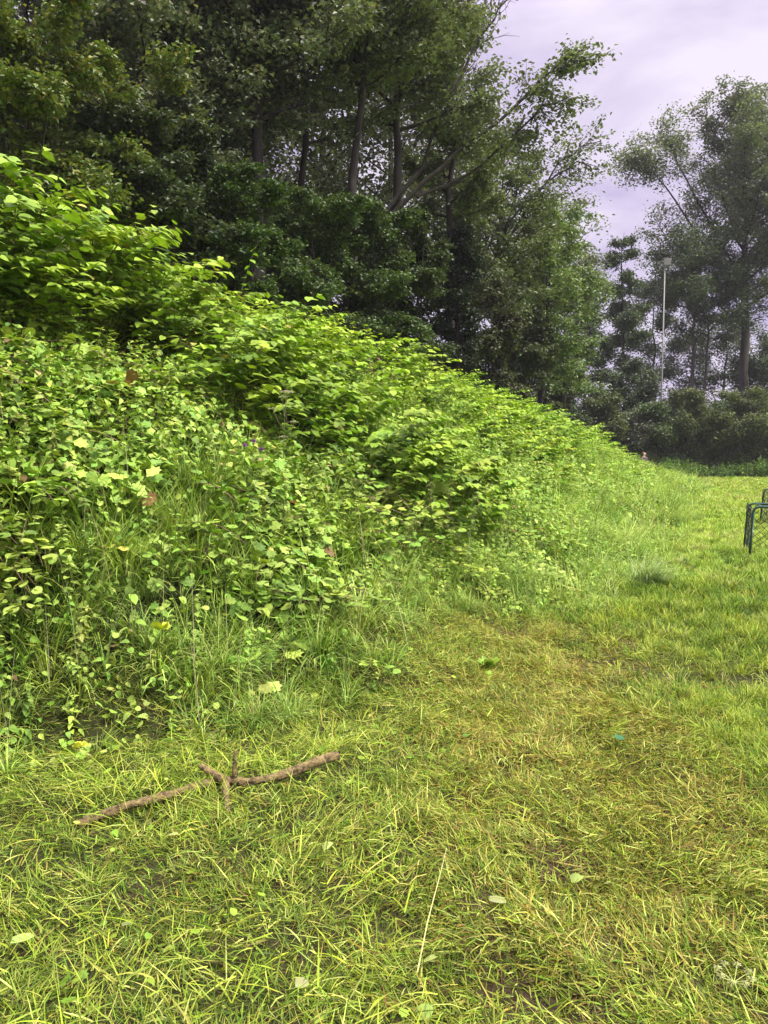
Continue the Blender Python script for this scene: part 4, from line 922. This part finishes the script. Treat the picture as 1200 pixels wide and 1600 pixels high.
# ------------------------------------------------------------------ the fallen branch
def fallen_branch():
    pts = [(122, 1284), (158, 1272), (194, 1260), (230, 1249), (266, 1237), (302, 1225), (342, 1213), (385, 1219), (430, 1214), (480, 1201), (528, 1187)]
    P = np.array([gp(a, b, 0.06) for a, b in pts]); o0 = P[6] * (1, 1, 0)
    t = np.linspace(0, 1, 60); f = np.linspace(0, 1, len(P)); path = np.stack([np.interp(t, f, P[:, i]) for i in range(3)], -1)
    path[:, 2] = 0.05 + 0.008 * np.sin(t * 9) + np.exp(-((t - 1) / .12) ** 2) * 0.03
    root = thing('fallen_branch', o0, 'broken reddish brown branch lying in the cut grass at the lower left', 'branch')
    rg = np.random.default_rng(5)
    def knobbly(A, path, r, sides=12):
        A.tube(path, r, sides); v = A.v[-1]; n0 = len(path) * sides
        k = rg.normal(0, 0.0022, (len(v), 1)); cen = np.repeat(path, sides, 0); d = nrm(v[:n0] - cen); v[:n0] += d * k[:n0]
    A = Acc(); r = 0.0185 + 0.0015 * np.sin(t * 23) + 0.005 * np.exp(-((t - .5) / .05) ** 2) + rg.normal(0, .0008, 60); r[-12:] += 0.004
    knobbly(A, path - o0, r); A.build('stem', M_LOG, root, smooth=True)
    for (a, b, ra, rb, z1) in [((350, 1220), (313, 1197), .022, .015, .10), ((366, 1216), (368, 1174), .014, .007, .0), ((352, 1222), (357, 1272), .017, .010, .02)]:
        p0 = gp(*a, 0.06)
        if z1 == 0.0: p1 = p0 + np.array((0.005, 0.0, 0.135))
        else: p1 = gp(*b, z1)
        q = np.stack([p0 + (p1 - p0) * s for s in np.linspace(0, 1, 10)]) + rg.normal(0, .002, (10, 3)); A = Acc(); knobbly(A, q - o0, np.linspace(ra, rb, 10), 9); A.build('side_stub', M_LOG, root, smooth=True)
fallen_branch()

# ------------------------------------------------------------------ small goals
M_GOAL = plainmat('dark_green_painted_tube', (0.02, 0.065, 0.05), 0.35, 0.1)
M_NET = plainmat('black_net_cord', (0.02, 0.025, 0.025), 0.8)
def goal(loc, rz, label):
    root = thing('mini_goal', loc, label, 'football goal', 'small folding goals on the lawn'); root.rotation_euler = (0, 0, rz)
    W, H, D = 1.5, 0.76, 1.0
    def hoop(y0, lean, h):
        r = 0.085; pts = [(0, y0, -0.02), (0.03, y0 + lean * .8, h - r)]
        for k in range(7):
            a = math.pi - k * math.pi / 12; pts.append((0.03 + r + r * math.cos(a), y0 + lean, h - r + r * math.sin(a)))
        pts += [(W * .3, y0 + lean, h), (W * .7, y0 + lean, h)]
        for k in range(7):
            a = math.pi / 2 - k * math.pi / 12; pts.append((W - 0.03 - r + r * math.cos(a), y0 + lean, h - r + r * math.sin(a)))
        pts += [(W, y0, -0.02)]
        return np.array(pts)
    A = Acc(); A.tube(hoop(0, 0, H), 0.019, 10); A.build('front_frame', M_GOAL, root, smooth=True)
    A = Acc(); A.tube(hoop(D, -0.12, H - 0.01), 0.017, 10); A.build('back_frame', M_GOAL, root, smooth=True)
    for x in (0.13, W - 0.13):
        A = Acc(); A.tube([(x, 0, H), (x, D * .45, H + .004), (x, D - .12, H - 0.01)], 0.014, 8); A.build('top_hinge_bar', M_GOAL, root, smooth=True)
    A = Acc(); rg = np.random.default_rng(3)
    def cord(a, b, sag=0.03):
        t = np.linspace(0, 1, 7)[:, None]; p = np.array(a) * (1 - t) + np.array(b) * t; p[:, 2] -= sag * np.sin(t[:, 0] * math.pi); p += rg.normal(0, .006, p.shape) * np.sin(t * math.pi); A.tube(p, 0.0038, 4, cap=False)
    n = 13
    for k in range(-6, n):                     # back net, diamond mesh
        a = k * 0.12; pa = (max(a, 0.03), D - 0.06, max(0.0, -a) * 1.0 + 0.0); e = min(W - 0.02 - max(a, 0), H - max(0, -a)); 
        if e > 0.05:
            cord((max(a, .02), D - .02, max(0, -a)), (max(a, .02) + e, D - .1, max(0, -a) + e)); cord((W - max(a, .02), D - .02, max(0, -a)), (W - max(a, .02) - e, D - .1, max(0, -a) + e))
    for xx in (0.015, W - 0.015):              # side nets
        for k in range(-5, 8):
            a = k * 0.13; e = min(D - .05 - max(a, 0), H - max(0, -a))
            if e > 0.05: cord((xx, max(a, 0.02), max(0, -a)), (xx, max(a, .02) + e, max(0, -a) + e), .01); cord((xx, D - max(a, .02), max(0, -a)), (xx, D - max(a, .02) - e, max(0, -a) + e), .01)
    A.build('net', M_NET, root)
g0 = gp(1171, 871); g1 = gp(1161, 857)
goal(g0, math.atan2(-(g1[0] - g0[0]), (g1[1] - g0[1])) , 'small dark green goal with rounded corners and net at the right edge')
goal(gp(1204, 824), -0.25, 'second small goal behind the first, only its post showing at the edge')

# ------------------------------------------------------------------ floodlight mast
def mast():
    b = at(1031, 700, 50.2) * (1, 1, 0); top = at(1038, 425, 50.2)[2]
    root = thing('floodlight_mast', b, 'slim pale grey floodlight mast rising from behind the far shrubs', 'floodlight')
    M = plainmat('galvanised_steel', (0.22, 0.22, 0.19), 0.6, 0.1); M2 = plainmat('lamp_housing', (0.12, 0.125, 0.10), 0.5)
    A = Acc(); A.tube([(0, 0, 0), (0, 0, top * .5), (0, 0, top + .35)], [.06, .05, .035], 10); A.build('pole', M, root, smooth=True)
    A = Acc(); A.tube([(-.22, 0, top + .34), (.32, 0, top + .34)], .03, 6); A.build('crossbar', M, root)
    lz = top + .6
    A = Acc(); A.box((0.1, -.1, lz), .42, .18, .40, (.1, .1, .1)); A.box((0.1, -.02, lz + .22), .48, .28, .04, (.1, .1, .1)); lamp = A.build('lamp', M2, root)
    A = Acc(); A.box((0.1, -.095, lz), .34, .03, .31, (.1, .1, .1)); A.build('lamp_glass', plainmat('lamp_glass', (0.22, 0.23, 0.19), 0.15), lamp)
mast()

# ------------------------------------------------------------------ person behind the end of the bank
def person():
    dep = 40.0; p = at(1006, 700, dep) * (1, 1, 0); p[2] = 0; h = 1.36
    x, y = p[0], p[1]; zg = float(hgt(x, y)); topz = at(1006, 706, dep)[2]; sc = (topz - zg) / 1.0
    root = thing('person', (x, y, zg), 'person with reddish hair and dark purple top walking behind the end of the bank', 'person')
    skin = plainmat('skin', (0.55, 0.33, 0.24), .5); hair = plainmat('red_brown_hair', (0.16, 0.04, 0.02), .6); cloth = plainmat('purple_top', (0.09, 0.03, 0.08), .8); tr = plainmat('pale_blue_trousers', (0.35, 0.42, 0.55), .8)
    def skinned(name, verts, edges, radii, mat, parent, sub=2):
        me = bpy.data.meshes.new(name); me.from_pydata([tuple(np.array(v) * sc) for v in verts], edges, []); o = bpy.data.objects.new(name, me); C.objects.link(o); o.parent = parent
        md = o.modifiers.new('skin', 'SKIN'); md.use_smooth_shade = True
        for i, r in enumerate(radii): me.skin_vertices[0].data[i].radius = (r[0] * sc, r[1] * sc) if isinstance(r, tuple) else (r * sc, r * sc)
        me.skin_vertices[0].data[0].use_root = True
        s = o.modifiers.new('sub', 'SUBSURF'); s.levels = sub; s.render_levels = sub
        me.materials.append(mat); return o
    V = [(0, 0, .52), (0, 0, .62), (0, .0, .76), (.01, 0, .83), (.015, 0, .87), (.02, 0, .935), (.02, 0, .975),      # pelvis..head
         (-.11, 0, .78), (-.14, -.03, .64), (-.12, .05, .52), (-.115, .07, .475), (.11, 0, .78), (.15, .03, .64), (.17, -.06, .54), (.175, -.09, .50),
         (-.06, 0, .49), (-.07, -.05, .27), (-.07, .04, .05), (-.05, -.06, .02), (.06, 0, .49), (.08, .07, .28), (.09, .02, .05), (.11, -.08, .02)]
    E = [(0, 1), (1, 2), (2, 3), (3, 4), (4, 5), (5, 6), (2, 7), (7, 8), (8, 9), (9, 10), (2, 11), (11, 12), (12, 13), (13, 14), (0, 15), (15, 16), (16, 17), (17, 18), (0, 19), (19, 20), (20, 21), (21, 22)]
    Rr = [(.085, .06), (.075, .055), (.095, .06), .035, .032, (.058, .066), (.035, .04), .038, .028, .02, .022, .038, .028, .02, .022, .055, .042, .026, .02, .055, .042, .026, .02]
    skinned('body', V, E, Rr, skin, root)
    skinned('top', [(0, 0, .50), (0, 0, .62), (0, 0, .76), (0, 0, .815), (-.11, 0, .785), (-.14, -.03, .65), (.11, 0, .785), (.15, .03, .65)], [(0, 1), (1, 2), (2, 3), (2, 4), (4, 5), (2, 6), (6, 7)], [(.1, .075), (.09, .07), (.105, .072), (.05, .045), .05, .036, .05, .036], cloth, root)
    skinned('trousers', [(0, 0, .52), (-.06, 0, .48), (-.07, -.05, .27), (-.07, .035, .07), (.06, 0, .48), (.08, .07, .28), (.09, .02, .07)], [(0, 1), (1, 2), (2, 3), (0, 4), (4, 5), (5, 6)], [(.09, .07), .066, .052, .038, .066, .052, .038], tr, root)
    skinned('hair', [(.0, .02, .90), (0, .02, .955), (.012, .01, .992)], [(0, 1), (1, 2)], [(.055, .05), (.066, .06), (.05, .05)], hair, root)
person()

# ------------------------------------------------------------------ haze volume, added to grey the far trees
def haze():
    me = bpy.data.meshes.new('haze'); x0, x1, y0, y1, z0, z1 = -60, 60, -20, 90, -3, 45
    v = [(x, y, z) for x in (x0, x1) for y in (y0, y1) for z in (z0, z1)]
    me.from_pydata(v, [], [(0, 1, 3, 2), (4, 6, 7, 5), (0, 4, 5, 1), (2, 3, 7, 6), (0, 2, 6, 4), (1, 5, 7, 3)])
    o = bpy.data.objects.new('haze', me); C.objects.link(o); tag(o, 'thin added haze volume greying the far trees', 'haze', kind='stuff')
    m, t = newmat('haze'); ou = t.nodes.new('ShaderNodeOutputMaterial'); p = t.nodes.new('ShaderNodeVolumePrincipled')
    p.inputs['Density'].default_value = 0.00045; p.inputs['Color'].default_value = (0.93, 0.90, 0.97, 1); t.links.new(p.outputs[0], ou.inputs['Volume']); me.materials.append(m)
haze()
